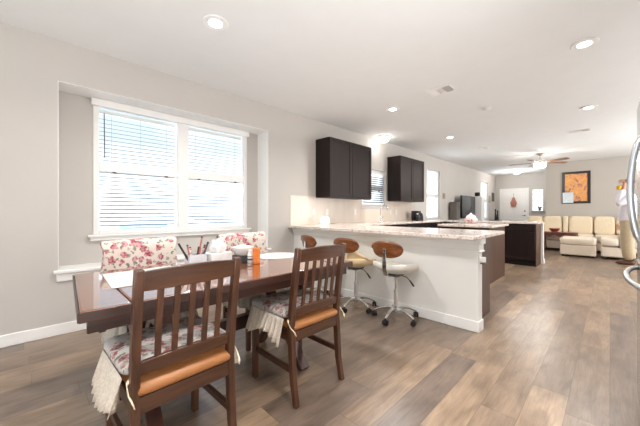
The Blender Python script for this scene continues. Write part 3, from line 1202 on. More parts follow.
cx, cy = .795, 2.03
cup = thing('pencil_cup', 'clear square pencil cup full of pens on the table', 'pencil cup', (cx, cy, TZ))
b = B()
b.box((-.058, -.045, 0), (.058, .045, .006)).box((-.058, -.045, .006), (-.055, .045, .09)).box((.055, -.045, .006), (.058, .045, .09))
b.box((-.055, -.045, .006), (.055, -.042, .09)).box((-.055, .042, .006), (.055, .045, .09))
b.obj('cup_body', M['clear'], cup)
pens = [((-.03, -.01), (-.11, -.0, .155), 'black', 'black pen leaning far left out of the pencil cup'),
        ((-.012, .015), (-.03, .03, .12), 'red', 'short dark red pen upright in the pencil cup'),
        ((.004, -.012), (.046, .008, .19), 'pinkdec', 'rose pink pen leaning right in the pencil cup, the tallest'),
        ((.02, .012), (.05, .03, .15), 'pinkpat', 'pale patterned pen in the pencil cup beside the tallest rose pen'),
        ((-.02, .02), (-.045, .03, .14), 'pinkdec', 'rose pen beside the black pen in the pencil cup'),
        ((.03, .0), (.06, -.005, .135), 'pinkpat', 'pale patterned pen at the right corner of the pencil cup'),
        ((.02, -.025), (.072, -.03, .155), 'slate', 'grey pen leaning right at the front of the pencil cup'),
        ((-.03, -.025), (-.05, -.03, .13), 'pinkpat', 'pale patterned pen at the front left of the pencil cup'),
        ((.0, .0), (.018, -.005, .125), 'redwood', 'brown pencil in the middle of the pencil cup')]
for (ax, ay), (ex, ey, ez), mm, lb in pens:
    p = thing('pen', lb, 'pen', (cx + ax, cy + ay, TZ + .008))
    dv = Vector((ex - ax, ey - ay, ez - .0))
    B().tube([(0, 0, 0), dv * .1, dv], [.0015, .0068, .0068], 8).obj('barrel', M[mm], p)
    B().tube([dv * 1.0, dv * 1.05], [.0074, .006], 8).obj('pen_cap', M['black'], p)

tx = thing('tissue_box', 'pale tissue box with a puff of white tissue on the table', 'tissue box', (.958, 2.035, TZ), math.radians(8))
B().box((-.085, -.055, 0), (.085, .055, .085)).obj('carton', M['wpaper'], tx, bevel=.004)
b = B()
rnd = random.Random(4)
b.pillow((0, 0, .125), (.062, .042, .055), 1, 1, 24, 14)
for v in b.bm.verts:
    k = 1 + .28 * math.sin(v.co.x * 160 + v.co.z * 90) * math.cos(v.co.y * 130)
    v.co.x *= k
    v.co.y *= k
    v.co.z += .012 * math.sin(v.co.x * 120)
b.obj('tissue', M['tissue'], tx, smooth=180)

bw = thing('basket', 'dark slate square caddy on the table under the grey bowl', 'caddy', (1.14, 2.0, TZ), math.radians(5))
b = B()
b.box((-.06, -.05, 0), (.06, .05, .006)).box((-.06, -.05, .006), (-.056, .05, .05)).box((.056, -.05, .006), (.06, .05, .05))
b.box((-.056, -.05, .006), (.056, -.046, .05)).box((-.056, .046, .006), (.056, .05, .05))
b.obj('caddy_body', M['slate'], bw, bevel=.002)
bo = thing('bowl', 'pale grey flared bowl of cream sweets on the dark caddy', 'bowl', (1.14, 2.0, TZ + .0505))
B().lathe([(.05, 0), (.058, .004), (.082, .05), (.086, .062), (.081, .062), (.076, .048), (.052, .012), (.01, .010)], n=28).obj('bowl_body', M['greyc'], bo, smooth=50)
B().lathe([(.074, .048), (.06, .066), (.03, .074), (.005, .076)], n=20).obj('filling', M['wpaper'], bo, smooth=180)

ob = thing('pill_bottle', 'orange bottle with orange lid standing on the table', 'bottle', (1.165, 1.845, TZ))
B().lathe([(.024, 0), (.027, .003), (.027, .085), (.024, .092)], n=20).obj('bottle_body', M['orange'], ob, smooth=40)
B().lathe([(.028, .092), (.028, .112), (.026, .115)], n=20).obj('lid', M['orange'], ob, smooth=40)
jb = thing('spice_jar', 'small white labelled jar beside the orange bottle on the table', 'jar', (1.155, 1.912, TZ))
B().lathe([(.02, 0), (.022, .003), (.022, .07), (.016, .078)], n=18).obj('jar_body', M['wpaper'], jb, smooth=40)
B().lathe([(.0225, .02), (.0225, .032)], n=18).lathe([(.0225, .045), (.0225, .05)], n=18).obj('jar_label', M['slate'], jb, smooth=40)
B().lathe([(.018, .078), (.018, .095), (.016, .097)], n=18).obj('lid', M['wpaper'], jb, smooth=40)


# ------------------------------------------------------------------ bar stools
def make_stool(label, loc, rz, seatm, wing):
    """sitter faces local +x, backrest on -x"""
    t = thing('bar_stool', label, 'stool', loc, rz, 'bar stools')
    B().lathe([(.03, .075), (.034, .085), (.034, .13), (.022, .14), (.022, .30), (.026, .302), (.026, .31), (.014, .312), (.014, .475)], n=18).obj('gas_column', M['chrome'], t, smooth=40)
    for k in range(5):
        a = 2 * PI * k / 5 + .63
        c, s = math.cos(a), math.sin(a)
        l = B().sweep([(c * r, s * r, z) for r, z in ((.025, .11), (.08, .118), (.14, .11), (.19, .09), (.235, .068))], [.042, .036, .030, .026, .024], [.03, .026, .022, .018, .016], (-s, c, 0)).obj('leg', M['chrome'], t, bevel=.005)
        w = B()
        for q in (-.014, .014):
            w.lathe([(.010, q - .009), (.026, q - .009), (.028, q), (.026, q + .009), (.010, q + .009)], (0, 0, 0), 16, 'x')
        w.tube([(0, 0, 0), (0, 0, .04)], .008, 8)
        w = w.obj('caster', M['black'], l, smooth=40)
        w.location = (c * .235, s * .235, .0285)
        w.rotation_euler = (0, 0, a + .7 * k)
    B().box((-.09, -.06, .465), (.09, .06, .485)).obj('seat_plate', M['steeld'], t, bevel=.004)
    lv = B().tube([(0, -.05, .475), (.0, -.12, .462), (.01, -.15, .43)], .005, 8).obj('lever', M['steeld'], t)
    B().tube([(.01, -.148, .432), (.018, -.19, .375)], [.008, .010], 10).obj('lever_grip', M['black'], lv)
    # saddle seat
    b = B().pillow((0, 0, .530), (.20, .205, .045), .5, .42, 36, 16)
    for v in b.bm.verts:
        x, y = v.co.x, v.co.y
        v.co.z += .05 * max(0, -x / .2) ** 2.2 + .042 * (y / .2) ** 2 - .02 * max(0, x / .2) ** 2
    b.obj('seat', seatm, t, smooth=180)
    if wing:
        b = B()
        pts = []
        rows, cols = 8, 10
        g = []
        for j in range(cols):
            a = PI + (-.85 + 1.7 * j / (cols - 1))
            col = []
            for i in range(rows):
                v = i / (rows - 1)
                r = .17 + .05 * v ** 2
                z = .555 + .19 * v * (1 - .75 * j / (cols - 1))
                sh = 1 - .35 * v
                aa = PI + .75 + (a - PI) * sh
                col.append(b.bm.verts.new((r * math.cos(aa), r * math.sin(aa), z)))
            g.append(col)
        for p, q in zip(g, g[1:]):
            for i in range(rows - 1):
                b.bm.faces.new((p[i], q[i], q[i + 1], p[i + 1]))
        b.obj('back_pad', seatm, t, smooth=180, solid=.022)
    # bent plywood back
    b = B()
    R0 = .34
    cols, rows = 25, 9
    g = []
    for j in range(cols):
        u = -1 + 2 * j / (cols - 1)
        a = PI + u * .53
        hh = .080 * (max(0, 1 - abs(u) ** 2.6)) ** .5 + .004
        col = []
        for i in range(rows):
            v = -1 + 2 * i / (rows - 1)
            r = R0 + .012 * v
            col.append(b.bm.verts.new((r * math.cos(a) + .10, r * math.sin(a), .765 + hh * v)))
        g.append(col)
    for p, q in zip(g, g[1:]):
        for i in range(rows - 1):
            b.bm.faces.new((p[i], q[i], q[i + 1], p[i + 1]))
    b.obj('backrest', M['oak'], t, smooth=180, solid=.014)
    B().sweep([(-.06, 0, .478), (-.17, 0, .48), (-.225, 0, .50), (-.25, 0, .56), (-.256, 0, .66), (-.256, 0, .77)], [.05, .05, .05, .046, .04, .03], .008, (0, 1, 0)).obj('back_bracket', M['chrome'], t, bevel=.002)
    return t


make_stool('white-seated bar stool with plywood back, nearest the bar end', (2.74, 1.61, 0), math.radians(4), M['whitev'], False)
make_stool('cream-seated bar stool with plywood back, in the middle of the row', (2.72, 2.135, 0), math.radians(4), M['creamv'], True)
make_stool('bar stool nearest the window wall, half hidden behind a dining chair', (2.70, 2.70, 0), math.radians(-10), M['whitev'], False)

# ------------------------------------------------------------------ refrigerator
fg = thing('refrigerator', 'stainless steel refrigerator at the right edge of the picture', 'refrigerator', (1.70, -.90, 0))
FW, FF = .90, .785        # width, front plane in local y
B().box((0, 0, .03), (FW, FF - .07, 1.75)).obj('cabinet_body', M['steeld'], fg, bevel=.004)
B().box((.03, .02, 0), (FW - .03, FF - .12, .03)).obj('base', M['black'], fg)
for k in range(2):
    xa, xb = (.002, .448) if k == 0 else (.452, .898)
    dr = B().box((xa, FF - .068, .87), (xb, FF, 1.77)).obj('door', M['steel'], fg, bevel=.012, seg=4)
    xh = .41 if k == 0 else .49
    pts = []
    for i in range(15):
        q = i / 14
        z = .985 + .53 * q
        pts.append((xh, FF + .003 + .040 * math.sin(PI * q) ** .55, z))
    B().tube(pts, .0125, 12).obj('door_handle', M['handle'], dr, smooth=180)
dw = B().box((.002, FF - .068, .06), (.898, FF, .86)).obj('drawer', M['steel'], fg, bevel=.012, seg=4)
pts = []
for i in range(21):
    q = i / 20
    pts.append((.12 + .68 * q, FF + .003 + .052 * math.sin(PI * q) ** .5, .815))
B().tube(pts, .0125, 12).obj('drawer_handle', M['handle'], dw, smooth=180)

# ------------------------------------------------------------------ kitchen bits
fc = thing('faucet', 'tall chrome gooseneck faucet at the sink window', 'faucet', (5.2, 3.42, CZ1))
B().lathe([(.028, 0), (.028, .01), (.018, .02), (.016, .10)], n=16).tube([(0, 0, .1), (0, 0, .28), (0, -.03, .33), (0, -.09, .345), (0, -.15, .32), (0, -.165, .25)], .012, 12).obj('spout', M['chrome'], fc, smooth=60)
B().tube([(.018, 0, .07), (.06, 0, .09), (.10, 0, .13)], .008, 10).obj('lever', M['chrome'], fc)
kt = thing('coffee_maker', 'black coffee maker on the counter under the far wall cabinet', 'coffee maker', (6.72, 3.38, CZ1))
B().box((-.08, -.08, 0), (.08, .1, .03)).box((-.08, .03, .03), (.08, .1, .21)).box((-.08, -.08, .18), (.08, .1, .24)).obj('housing', M['black'], kt, bevel=.01)
B().lathe([(.045, .031), (.06, .06), (.058, .11), (.04, .14), (.04, .15)], (0, -.03, 0), 20).obj('carafe', M['screen'], kt, smooth=40)
kl = thing('kettle', 'small black kettle beside the coffee maker', 'kettle', (6.93, 3.38, CZ1))
B().lathe([(.07, 0), (.075, .01), (.07, .1), (.05, .17), (.02, .19), (.012, .21)], n=20).obj('body', M['black'], kl, smooth=40)
B().tube([(.06, 0, .15), (.11, 0, .15), (.12, 0, .08), (.075, 0, .04)], .009, 8).obj('kettle_handle', M['black'], kl)
B().tube([(-.06, 0, .08), (-.10, 0, .14)], [.014, .009], 8).obj('kettle_spout', M['black'], kl)

nl = thing('table_lamp', 'small glowing square lamp on the bar counter', 'lamp', (3.45, 3.36, CZ1))
B().box((-.036, -.036, 0), (.036, .036, .02)).obj('base', M['plate'], nl, bevel=.004)
B().box((-.05, -.05, .021), (.05, .05, .125)).obj('lamp_shade', M['lampsoft'], nl, bevel=.012)
tag(B().tube([(3.40, D - .012, 1.11), (3.42, D - .03, 1.06), (3.38, D - .04, 1.0), (3.43, D - .06, .94), (3.45, 3.43, .936)], .004, 6).obj('power_cord', M['plate']), 'thin white power cord from outlet to the small lamp', 'cord')


def outlet(label, x, z, y=None):
    t = thing('outlet', label, 'outlet', (x, D - .008 if y is None else y, z), 0, 'backsplash outlets')
    B().box((-.036, -.006, -.058), (.036, 0, .058)).obj('cover_plate', M['plate'], t, bevel=.002)
    s = B()
    for zz in (-.022, .022):
        s.box((-.016, -.008, zz - .014), (.016, -.006, zz + .014))
    s.obj('socket', M['trim'], t)
    return t


outlet('white outlet on the backsplash nearest the dining window', 3.41, 1.14)
outlet('white outlet on the backsplash above the small glowing lamp', 3.74, 1.14)
outlet('white outlet on the backsplash left of the sink window', 4.55, 1.14)
outlet('white outlet on the backsplash right of the faucet', 5.87, 1.14)
outlet('white outlet on the backsplash under the far wall cabinet', 6.13, 1.14)
t = thing('outlet', 'white outlet with plugged adapter on the end of the bar wall', 'outlet', (3.045, PY0, .70))
B().box((-.036, -.006, -.058), (.036, 0, .045)).obj('cover_plate', M['plate'], t, bevel=.002)
B().box((-.025, -.045, -.04), (.025, -.006, .01)).obj('plug', M['plate'], t, bevel=.005)
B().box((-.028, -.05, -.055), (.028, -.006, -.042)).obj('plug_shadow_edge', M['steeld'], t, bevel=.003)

tp = thing('cookie_jar', 'round white and pink patterned jar on the island countertop', 'jar', (5.88, 1.86, CZ1))
B().lathe([(.07, 0), (.095, .015), (.115, .05), (.11, .085), (.085, .10)], n=26).obj('jar_body', M['pinkpat'], tp, smooth=50)
B().lathe([(.088, .10), (.08, .13), (.055, .155), (.02, .168), (.016, .172), (.022, .185), (.004, .195)], n=24).obj('lid', M['wpaper'], tp, smooth=50)
b = B().tube([(.105, 0, .08), (.15, 0, .085), (.155, 0, .04), (.11, 0, .03)], .01, 8)
b.obj('jar_handle', M['wpaper'], tp)

t = thing('tray', 'small white dish on the counter beyond the island', 'dish', (7.70, 2.62, CZ1))
B().lathe([(.05, 0), (.06, .004), (.10, .03), (.096, .03), (.056, .008), (.01, .008)], n=24, sx=1.1).obj('dish_body', M['wpaper'], t, smooth=50)

# ------------------------------------------------------------------ living room
# television corner along the window wall
ms = thing('media_console', 'low dark console along the window wall under the television', 'console', (10.4, 3.36, 0))
B().box((-.62, -.2, .08), (.62, .2, .72)).obj('body', M['frame'], ms, bevel=.006)
for i in range(3):
    B().box((-.61 + i * .41, -.215, .1), (-.21 + i * .41, -.2, .70)).obj('door', M['frame'], ms, bevel=.004)
for sx_ in (-.56, .56):
    for sy_ in (-.15, .15):
        B().box((sx_ - .025, sy_ - .025, 0), (sx_ + .025, sy_ + .025, .08)).obj('foot', M['frame'], ms)
tv = thing('television', 'dark flat television standing against the window wall', 'television', (10.42, 3.38, .72))
B().box((-.66, -.03, .22), (.62, .03, .96)).obj('casing', M['black'], tv, bevel=.006)
B().box((-.64, -.034, .24), (.60, -.03, .94)).obj('screen', M['screen'], tv)
B().box((-.25, -.1, 0), (.25, .1, .02)).box((-.05, -.02, .02), (.05, .02, .24)).obj('tv_stand', M['black'], tv, bevel=.004)
gs = thing('storage_cabinet', 'tall narrow grey cabinet left of the television', 'cabinet', (9.40, 3.40, 0))
B().box((-.13, -.06, .0), (.13, .16, 1.46)).obj('body', M['greyfab'], gs, bevel=.02, seg=3)
B().box((-.115, -.07, .05), (-.005, -.06, 1.42)).obj('door', M['greyfab'], gs, bevel=.005)
B().box((.005, -.07, .05), (.115, -.06, 1.42)).obj('door', M['greyfab'], gs, bevel=.005)
wt = thing('tower_shelf', 'tall white tower beside the television with a black cap', 'tower shelf', (11.30, 3.35, 0))
b = B()
b.box((-.18, -.18, 0), (-.16, .18, 1.70)).box((.16, -.18, 0), (.18, .18, 1.70)).box((-.16, .16, 0), (.16, .18, 1.70))
b.obj('frame', M['trim'], wt)
for i in range(6):
    B().box((-.16, -.18, .02 + i * .33), (.16, .16, .04 + i * .33)).obj('shelf', M['trim'], wt)
B().box((-.155, -.17, .08), (.155, .0, 1.66)).obj('curtain', M['trim'], wt, bevel=.01)
tag(B().box((11.13, 3.25, 1.7005), (11.26, 3.40, 1.84)).obj('camera_box', M['black'], bevel=.02), 'small black box on top of the tall white tower', 'box')
ct = thing('console_table', 'narrow dark console table under the far wall frames', 'table', (13.9, 3.40, 0))
B().box((-.32, -.17, .77), (.32, .17, .80)).obj('tabletop', M['frame'], ct, bevel=.004)
for a in (-.29, .29):
    for c in (-.14, .14):
        B().box((a - .02, c - .02, 0), (a + .02, c + .02, .77)).obj('leg', M['frame'], ct)
for i, (xx, hh) in enumerate(((13.72, .40), (14.02, .34))):
    g = thing('figurine', ('taller black A-shaped ornament on the far console', 'shorter black A-shaped ornament on the far console')[i], 'ornament', (xx, 3.38, .8005), 0, 'black ornaments')
    B().beam((-.08, 0, 0.005), (0, 0, hh), .04, .03).beam((.10, 0, 0.005), (0, 0, hh), .04, .03).beam((-.05, 0, hh * .42), (.06, 0, hh * .42), .03, .03).obj('stand', M['black'], g, bevel=.004)
    B().lathe([(.004, -.01), (.03, .01), (.034, .04), (.02, .065), (.003, .07)], (0, 0, hh), 14).obj('head', M['black'], g, smooth=60)

for lb, x0, x1, za, zb, mm in (('small tan framed picture on the far window wall, the left one', 13.58, 13.80, 1.54, 1.82, 'bronze'), ('small dark framed picture on the far window wall, near the corner', 14.03, 14.36, 1.60, 1.98, 'frame')):
    t = thing('picture_frame', lb, 'picture', ((x0 + x1) / 2, D, (za + zb) / 2))
    w, h = (x1 - x0) / 2, (zb - za) / 2
    B().box((-w, -.02, -h), (-w + .03, 0, h)).box((w - .03, -.02, -h), (w, 0, h)).box((-w + .03, -.02, -h), (w - .03, 0, -h + .03)).box((-w + .03, -.02, h - .03), (w - .03, 0, h)).obj('frame', M[mm], t, bevel=.003)
    B().box((-w + .03, -.008, -h + .03), (w - .03, 0, h - .03)).obj('print', M['slate'] if mm == 'frame' else M['bronze'], t)
th = thing('thermostat', 'tan thermostat plate on the window wall between two windows', 'thermostat', (8.94, D, 1.635))
B().box((-.10, -.012, -.09), (.10, 0, .09)).obj('back_plate', M['bronze'], th, bevel=.004)
B().box((-.06, -.024, -.05), (.06, -.012, .05)).obj('display', M['bronze'], th, bevel=.003)

# large framed art on the picture wall
pf = thing('framed_painting', 'large dark-framed orange abstract painting above the sofa', 'painting', (XP, .75, 1.91))
w, h = .335, .50
b = B()
b.box((-.03, -w, -h), (0, -w + .07, h)).box((-.03, w - .07, -h), (0, w, h)).box((-.03, -w + .07, -h), (0, w - .07, -h + .07)).box((-.03, -w + .07, h - .07), (0, w - .07, h))
b.obj('frame', M['frame'], pf, bevel=.006)
B().box((-.012, -w + .07, -h + .07), (0, w - .07, h - .07)).obj('canvas', M['paint'], pf)
tag(B().box((-.003, -.13, -.165), (0, .13, .165)).obj('paper_sheet', M['paper']), 'pale paper tucked in the lower left corner of the painting', 'paper').location = (XP - .034, .75 + w - .145, 1.91 - h + .185)  # window reflection painted as a pale panel across the frame corner

# sectional sofa
so = thing('sectional_sofa', 'cream L-shaped sectional sofa under the painting', 'sofa', (11.5, 0, 0))
sl = lambda x: x - 11.5
b = B()
b.box((sl(11.05), -1.7, .06), (sl(11.98), 2.02, .30))
b.box((sl(9.78), -.42, .06), (sl(11.05), .16, .30))
b.obj('base', M['sofa'], so, bevel=.03, seg=3)
b = B()
b.box((sl(11.68), -1.7, .30), (sl(11.98), 2.02, .86))
b.obj('back', M['sofa'], so, bevel=.05, seg=4)
B().box((sl(9.78), -.44, .30), (sl(11.05), -.17, .63)).obj('armrest', M['sofa'], so, bevel=.07, seg=4)
B().box((sl(11.05), 1.80, .30), (sl(11.68), 2.02, .64)).obj('armrest', M['sofa'], so, bevel=.07, seg=4)
for a, c in ((1.0, 1.79), (.32, .99), (-.36, .31), (-1.05, -.37), (-1.69, -1.06)):
    B().pillow((sl(11.36), (a + c) / 2, .40), (.33, (c - a) / 2, .10), .35, .2).obj('seat_cushion', M['sofa'], so, smooth=180)
B().pillow((sl(10.40), 0.0, .41), (.66, .165, .115), .4, .22).obj('seat_cushion', M['sofa'], so, smooth=180)
for a, c, mm, xx in ((1.52, 1.92, 'sofac', 0), (1.03, 1.51, 'sofac', 0), (.90, 1.02, 'sofac', -.03), (.34, .88, 'sofac', -.02), (-.10, .33, 'sofac', -.05), (-.75, -.12, 'sofac', 0), (-1.6, -.77, 'sofac', 0)):
    B().pillow((sl(11.60) + xx, (a + c) / 2, .75), (.10, (c - a) / 2, .265), .35, .35).obj('back_cushion', M[mm], so, smooth=180)
for x_, y_ in ((9.85, -.36), (9.85, .10), (11.9, 1.95), (11.12, 1.95), (11.9, -1.62), (11.12, -1.62)):
    B().box((sl(x_) - .03, y_ - .03, 0), (sl(x_) + .03, y_ + .03, .06)).obj('foot', M['frame'], so)
b = B()
g = []
for i in range(13):
    q = i / 12
    col = []
    for j in range(9):
        y = -.46 + .30 * j / 8
        if q < .5:
            p = (9.76 - .004 * math.sin(j * 2), y, .30 + .345 * (q / .5))
        else:
            p = (9.76 + .5 * (q - .5) / .5, y, .645 + .006 * math.sin(j * 2 + q * 9))
        col.append(b.bm.verts.new(p))
    g.append(col)
for p, q in zip(g, g[1:]):
    for j in range(8):
        b.bm.faces.new((p[j], q[j], q[j + 1], p[j + 1]))
tag(b.obj('throw_cloth', M['wpaper'], smooth=60, solid=.012), 'white cloth draped over the sofa arm nearest the camera', 'throw')

ot = thing('ottoman', 'cream rectangular ottoman in front of the sofa', 'ottoman', (10.13, .58, 0))
B().box((-.41, -.34, .05), (.41, .34, .30)).obj('base', M['sofa'], ot, bevel=.02, seg=3)
B().pillow((0, 0, .385), (.42, .355, .10), .38, .2).obj('cushion', M['sofa'], ot, smooth=180)
for a in (-.35, .35):
    for c in (-.28, .28):
        B().box((a - .03, c - .03, 0), (a + .03, c + .03, .05)).obj('foot', M['frame'], ot)

cf = thing('coffee_table', 'dark red wooden coffee table with scalloped apron beside the ottoman', 'table', (10.79, 1.02, 0))
pts = []
for k in range(36):
    a = 2 * PI * k / 36
    pts.append((.20 * math.copysign(abs(math.cos(a)) ** .5, math.cos(a)), .40 * math.copysign(abs(math.sin(a)) ** .4, math.sin(a))))
B().prism(pts, .535, .565).obj('tabletop', M['redwood'], cf, bevel=.006)
for sx_ in (-1, 1):
    b = B()
    n = 24
    for i in range(n):
        u0, u1 = -1 + 2 * i / n, -1 + 2 * (i + 1) / n
        z_ = lambda u: .455 - .028 * math.cos(u * PI * 3)
        vs = [(sx_ * .16, u0 * .36, z_(u0)), (sx_ * .16, u1 * .36, z_(u1)), (sx_ * .16, u1 * .36, .535), (sx_ * .16, u0 * .36, .535)]
        ws = [(x - sx_ * .02, y, z) for x, y, z in vs]
        V = [b.bm.verts.new(p) for p in vs + ws]
        for f in ((0, 1, 2, 3), (7, 6, 5, 4), (0, 4, 5, 1), (3, 2, 6, 7)):
            b.bm.faces.new([V[q] for q in f])
    b.obj('apron', M['redwood'], cf)
for a in (-1, 1):
    for c in (-1, 1):
        B().tube([(a * .14, c * .34, .535), (a * .165, c * .37, .42), (a * .15, c * .345, .2), (a * .14, c * .33, .06), (a * .165, c * .36, .0)], [.03, .032, .02, .015, .022], 10).obj('leg', M['redwood'], cf)
bl = thing('bowl', 'red ceramic bowl on the dark red coffee table', 'bowl', (10.76, 1.14, .5655))
B().lathe([(.06, 0), (.07, .006), (.12, .07), (.128, .10), (.12, .10), (.10, .06), (.05, .015), (.01, .013)], n=28).obj('bowl_body', M['red'], bl, smooth=50)
B().lathe([(.10, .07), (.05, .095), (.01, .10)], n=18).obj('filling', M['redwood'], bl, smooth=180)

# hall bits
hg = thing('door_hanger', 'rose and brown woven ornament hanging on the front door', 'door ornament', (XE - .045, 2.93, 1.38))
b = B().pillow((0, 0, .30), (.03, .07, .10), 1, 1, 16, 10)
b.pillow((0, 0, .14), (.035, .12, .16), 1, 1, 18, 12)
b.obj('bundle', M['pinkdec'], hg, smooth=180)
b = B()
rnd = random.Random(9)
for i in range(14):
    y = -.09 + .18 * i / 13
    b.tube([(0, y * .9, .06), (-.005, y + rnd.uniform(-.02, .02), -.04 + rnd.uniform(-.02, .02))], .008, 6)
b.obj('fringe', M['pinkdec'], hg)
B().tube([(.0, 0, .38), (.02, .0, .50), (.03, .0, .56)], .006, 6).obj('cord', M['redwood'], hg)
pl = thing('plant_pot', 'tiny dark potted plant on the sidelight window ledge', 'plant', (XE - .06, 2.02, 1.205))
struct(bx('trim_4', (XE - .10, 1.86, 1.175), (XE, 2.34, 1.204), M['trim']))
B().lathe([(.035, 0), (.05, .08), (.046, .085), (.01, .08)], n=16).obj('pot', M['black'], pl, smooth=40)
b = B()
for i in range(12):
    a = i * 2.4
    r = .03 + .05 * rnd.random()
    b.pillow((r * math.cos(a) * .6, r * math.sin(a), .10 + .06 * rnd.random()), (.025, .03, .02), 1, 1, 8, 6)
b.obj('foliage', M['slate'], pl, smooth=180)


# ------------------------------------------------------------------ ceiling fittings
def pot(label, x, y, power=POT_W):
    t = thing('recessed_light', label, 'ceiling light', (x, y, H), 0, 'recessed ceiling lights')
    B().lathe([(.084, -.001), (.102, -.001), (.104, -.006), (.098, -.011), (.087, -.010)], n=28).obj('trim_ring', M['trim'], t, smooth=40)
    B().lathe([(.001, -.004), (.084, -.004), (.084, -.009), (.001, -.012)], n=28).obj('lens', M['lamp'], t, smooth=40)
    area('recessed_lamp', (x, y, H - .02), (0, 0, 0), .12, .12, power, POT_C, 'DISK')


pot('round recessed ceiling light nearest the camera, over the dining window side', 1.08, 2.34)
pot('round recessed ceiling light at the upper right of the picture', 3.70, .17)
pot('round recessed ceiling light over the kitchen aisle, right of the fan side', 5.99, .23)
pot('round recessed ceiling light above the peninsula, left of the vent', 3.94, 2.37)
pot('round recessed ceiling light above the island, beyond the vent', 6.28, 2.40)
# extra downward lamps added out of view, without fittings
area('recessed_lamp', (-1.6, .5, H - .02), (0, 0, 0), .12, .12, POT_W, POT_C, 'DISK')
area('recessed_lamp', (.8, .2, H - .02), (0, 0, 0), .12, .12, POT_W, POT_C, 'DISK')


def dome(label, x, y, power):
    t = thing('dome_light', label, 'ceiling light', (x, y, H))
    B().lathe([(.13, 0), (.135, -.01), (.12, -.03), (.02, -.03)], n=28).obj('base_pan', M['trim'], t, smooth=40)
    B().lathe([(.02, -.031), (.125, -.031), (.12, -.06), (.09, -.10), (.05, -.12), (.005, -.127)], n=28).obj('globe', M['domeglass'], t, smooth=180)
    l = bpy.data.lights.new('dome_lamp', 'POINT')
    l.energy = power
    l.color = POT_C
    l.shadow_soft_size = .1
    o = bpy.data.objects.new('dome_lamp', l)
    COL.objects.link(o)
    o.location = (x, y, H - .20)
    return t


dome('small glowing dome light on the ceiling between the wall cabinets', 5.25, 3.38, 1.2)
dome('glowing dome light on the entry ceiling before the front door', 13.3, 2.55, 24)


def vent(label, x, y, sx_, sy_, dark):
    t = thing('ceiling_vent', label, 'vent', (x, y, H), 0)
    w, h = sx_ / 2, sy_ / 2
    b = B()
    b.box((-w, -h, -.008), (-w + .03, h, 0)).box((w - .03, -h, -.008), (w, h, 0)).box((-w + .03, -h, -.008), (w - .03, -h + .03, 0)).box((-w + .03, h - .03, -.008), (w - .03, h, 0))
    b.obj('frame', M['trim'], t, bevel=.002)
    B().box((-w + .03, -h + .03, -.002), (w - .03, h - .03, 0)).obj('back_plate', M['black'], t)
    L = sy_ - .06
    for part in range(3):
        y0 = -h + .03 + L * part / 3
        b = B()
        if part == 1:
            for i in range(7):
                yy = y0 + L / 3 * (i + .5) / 7
                b.box((-w + .03, -.011, -.001), (w - .03, .011, .001), Matrix.Translation((0, yy, -.007)) @ Matrix.Rotation(.35, 4, 'X'))
        else:
            ang = (-1.0 if part == 0 else .6)
            nn = 7
            for i in range(nn):
                xx = -w + .03 + (sx_ - .06) * (i + .5) / nn
                b.box((-.012, 0, -.001), (.012, L / 3 - .006, .001), Matrix.Translation((xx, y0 + .003, -.009)) @ Matrix.Rotation(ang, 4, 'Y'))
        b.obj('louvers', M['trim'], t)
    return t


vent('white square ceiling register with a dark grille section over the bar', 3.79, 1.56, .24, .32, True)
vent('white narrow ceiling register toward the living room on the right', 7.6, .43, .16, .36, True)
vent('small white ceiling register above the far counter', 7.95, 2.25, .16, .28, True)
sd = thing('smoke_detector', 'small white round smoke detector on the kitchen ceiling', 'smoke detector', (4.93, 1.33, H))
B().lathe([(.06, 0), (.062, -.012), (.05, -.028), (.02, -.032)], n=24).obj('housing', M['ceil'], sd, smooth=40)
B().lathe([(.015, -.032), (.012, -.036), (.002, -.037)], n=12).obj('button', M['trim'], sd, smooth=40)

fn = thing('ceiling_fan', 'brown-bladed ceiling fan with a glowing bowl in the living room', 'ceiling fan', (9.8, 1.35, H))
B().lathe([(.07, 0), (.07, -.02), (.03, -.06), (.015, -.065)], n=24).obj('canopy', M['nickel'], fn, smooth=40)
B().tube([(0, 0, -.06), (0, 0, -.16)], .014, 12).obj('downrod', M['nickel'], fn)
B().lathe([(.03, -.155), (.10, -.17), (.12, -.20), (.12, -.25), (.09, -.29), (.04, -.30)], n=28).obj('motor_housing', M['nickel'], fn, smooth=40)
B().lathe([(.04, -.301), (.135, -.305), (.14, -.33), (.12, -.37), (.07, -.395), (.005, -.402)], n=28).obj('light_bowl', M['fanbowl'], fn, smooth=180)
for k in range(5):
    a = math.radians(-46 + 72 * k)
    q = Matrix.Rotation(a, 4, 'Z')
    ir = B().box((.10, -.02, -.268), (.24, .02, -.258), q).obj('blade_iron', M['nickel'], fn, bevel=.003)
    b = B()
    mt = q @ Matrix.Rotation(-.2, 4, 'X')
    pts = [(.20, -.055), (.40, -.068), (.62, -.072), (.70, -.06), (.715, 0), (.70, .06), (.62, .072), (.40, .068), (.20, .055)]
    b.prism(pts, -.004, .004)
    bmesh.ops.transform(b.bm, matrix=Matrix.Translation((0, 0, -.25)) @ mt, verts=b.bm.verts)
    b.obj('blade', M['blade'], fn, bevel=.002)
l = bpy.data.lights.new('fan_lamp', 'POINT')
l.energy = 16
l.color = POT_C
l.shadow_soft_size = .12
o = bpy.data.objects.new('fan_lamp', l)
COL.objects.link(o)
o.location = (9.8, 1.35, H - .48)


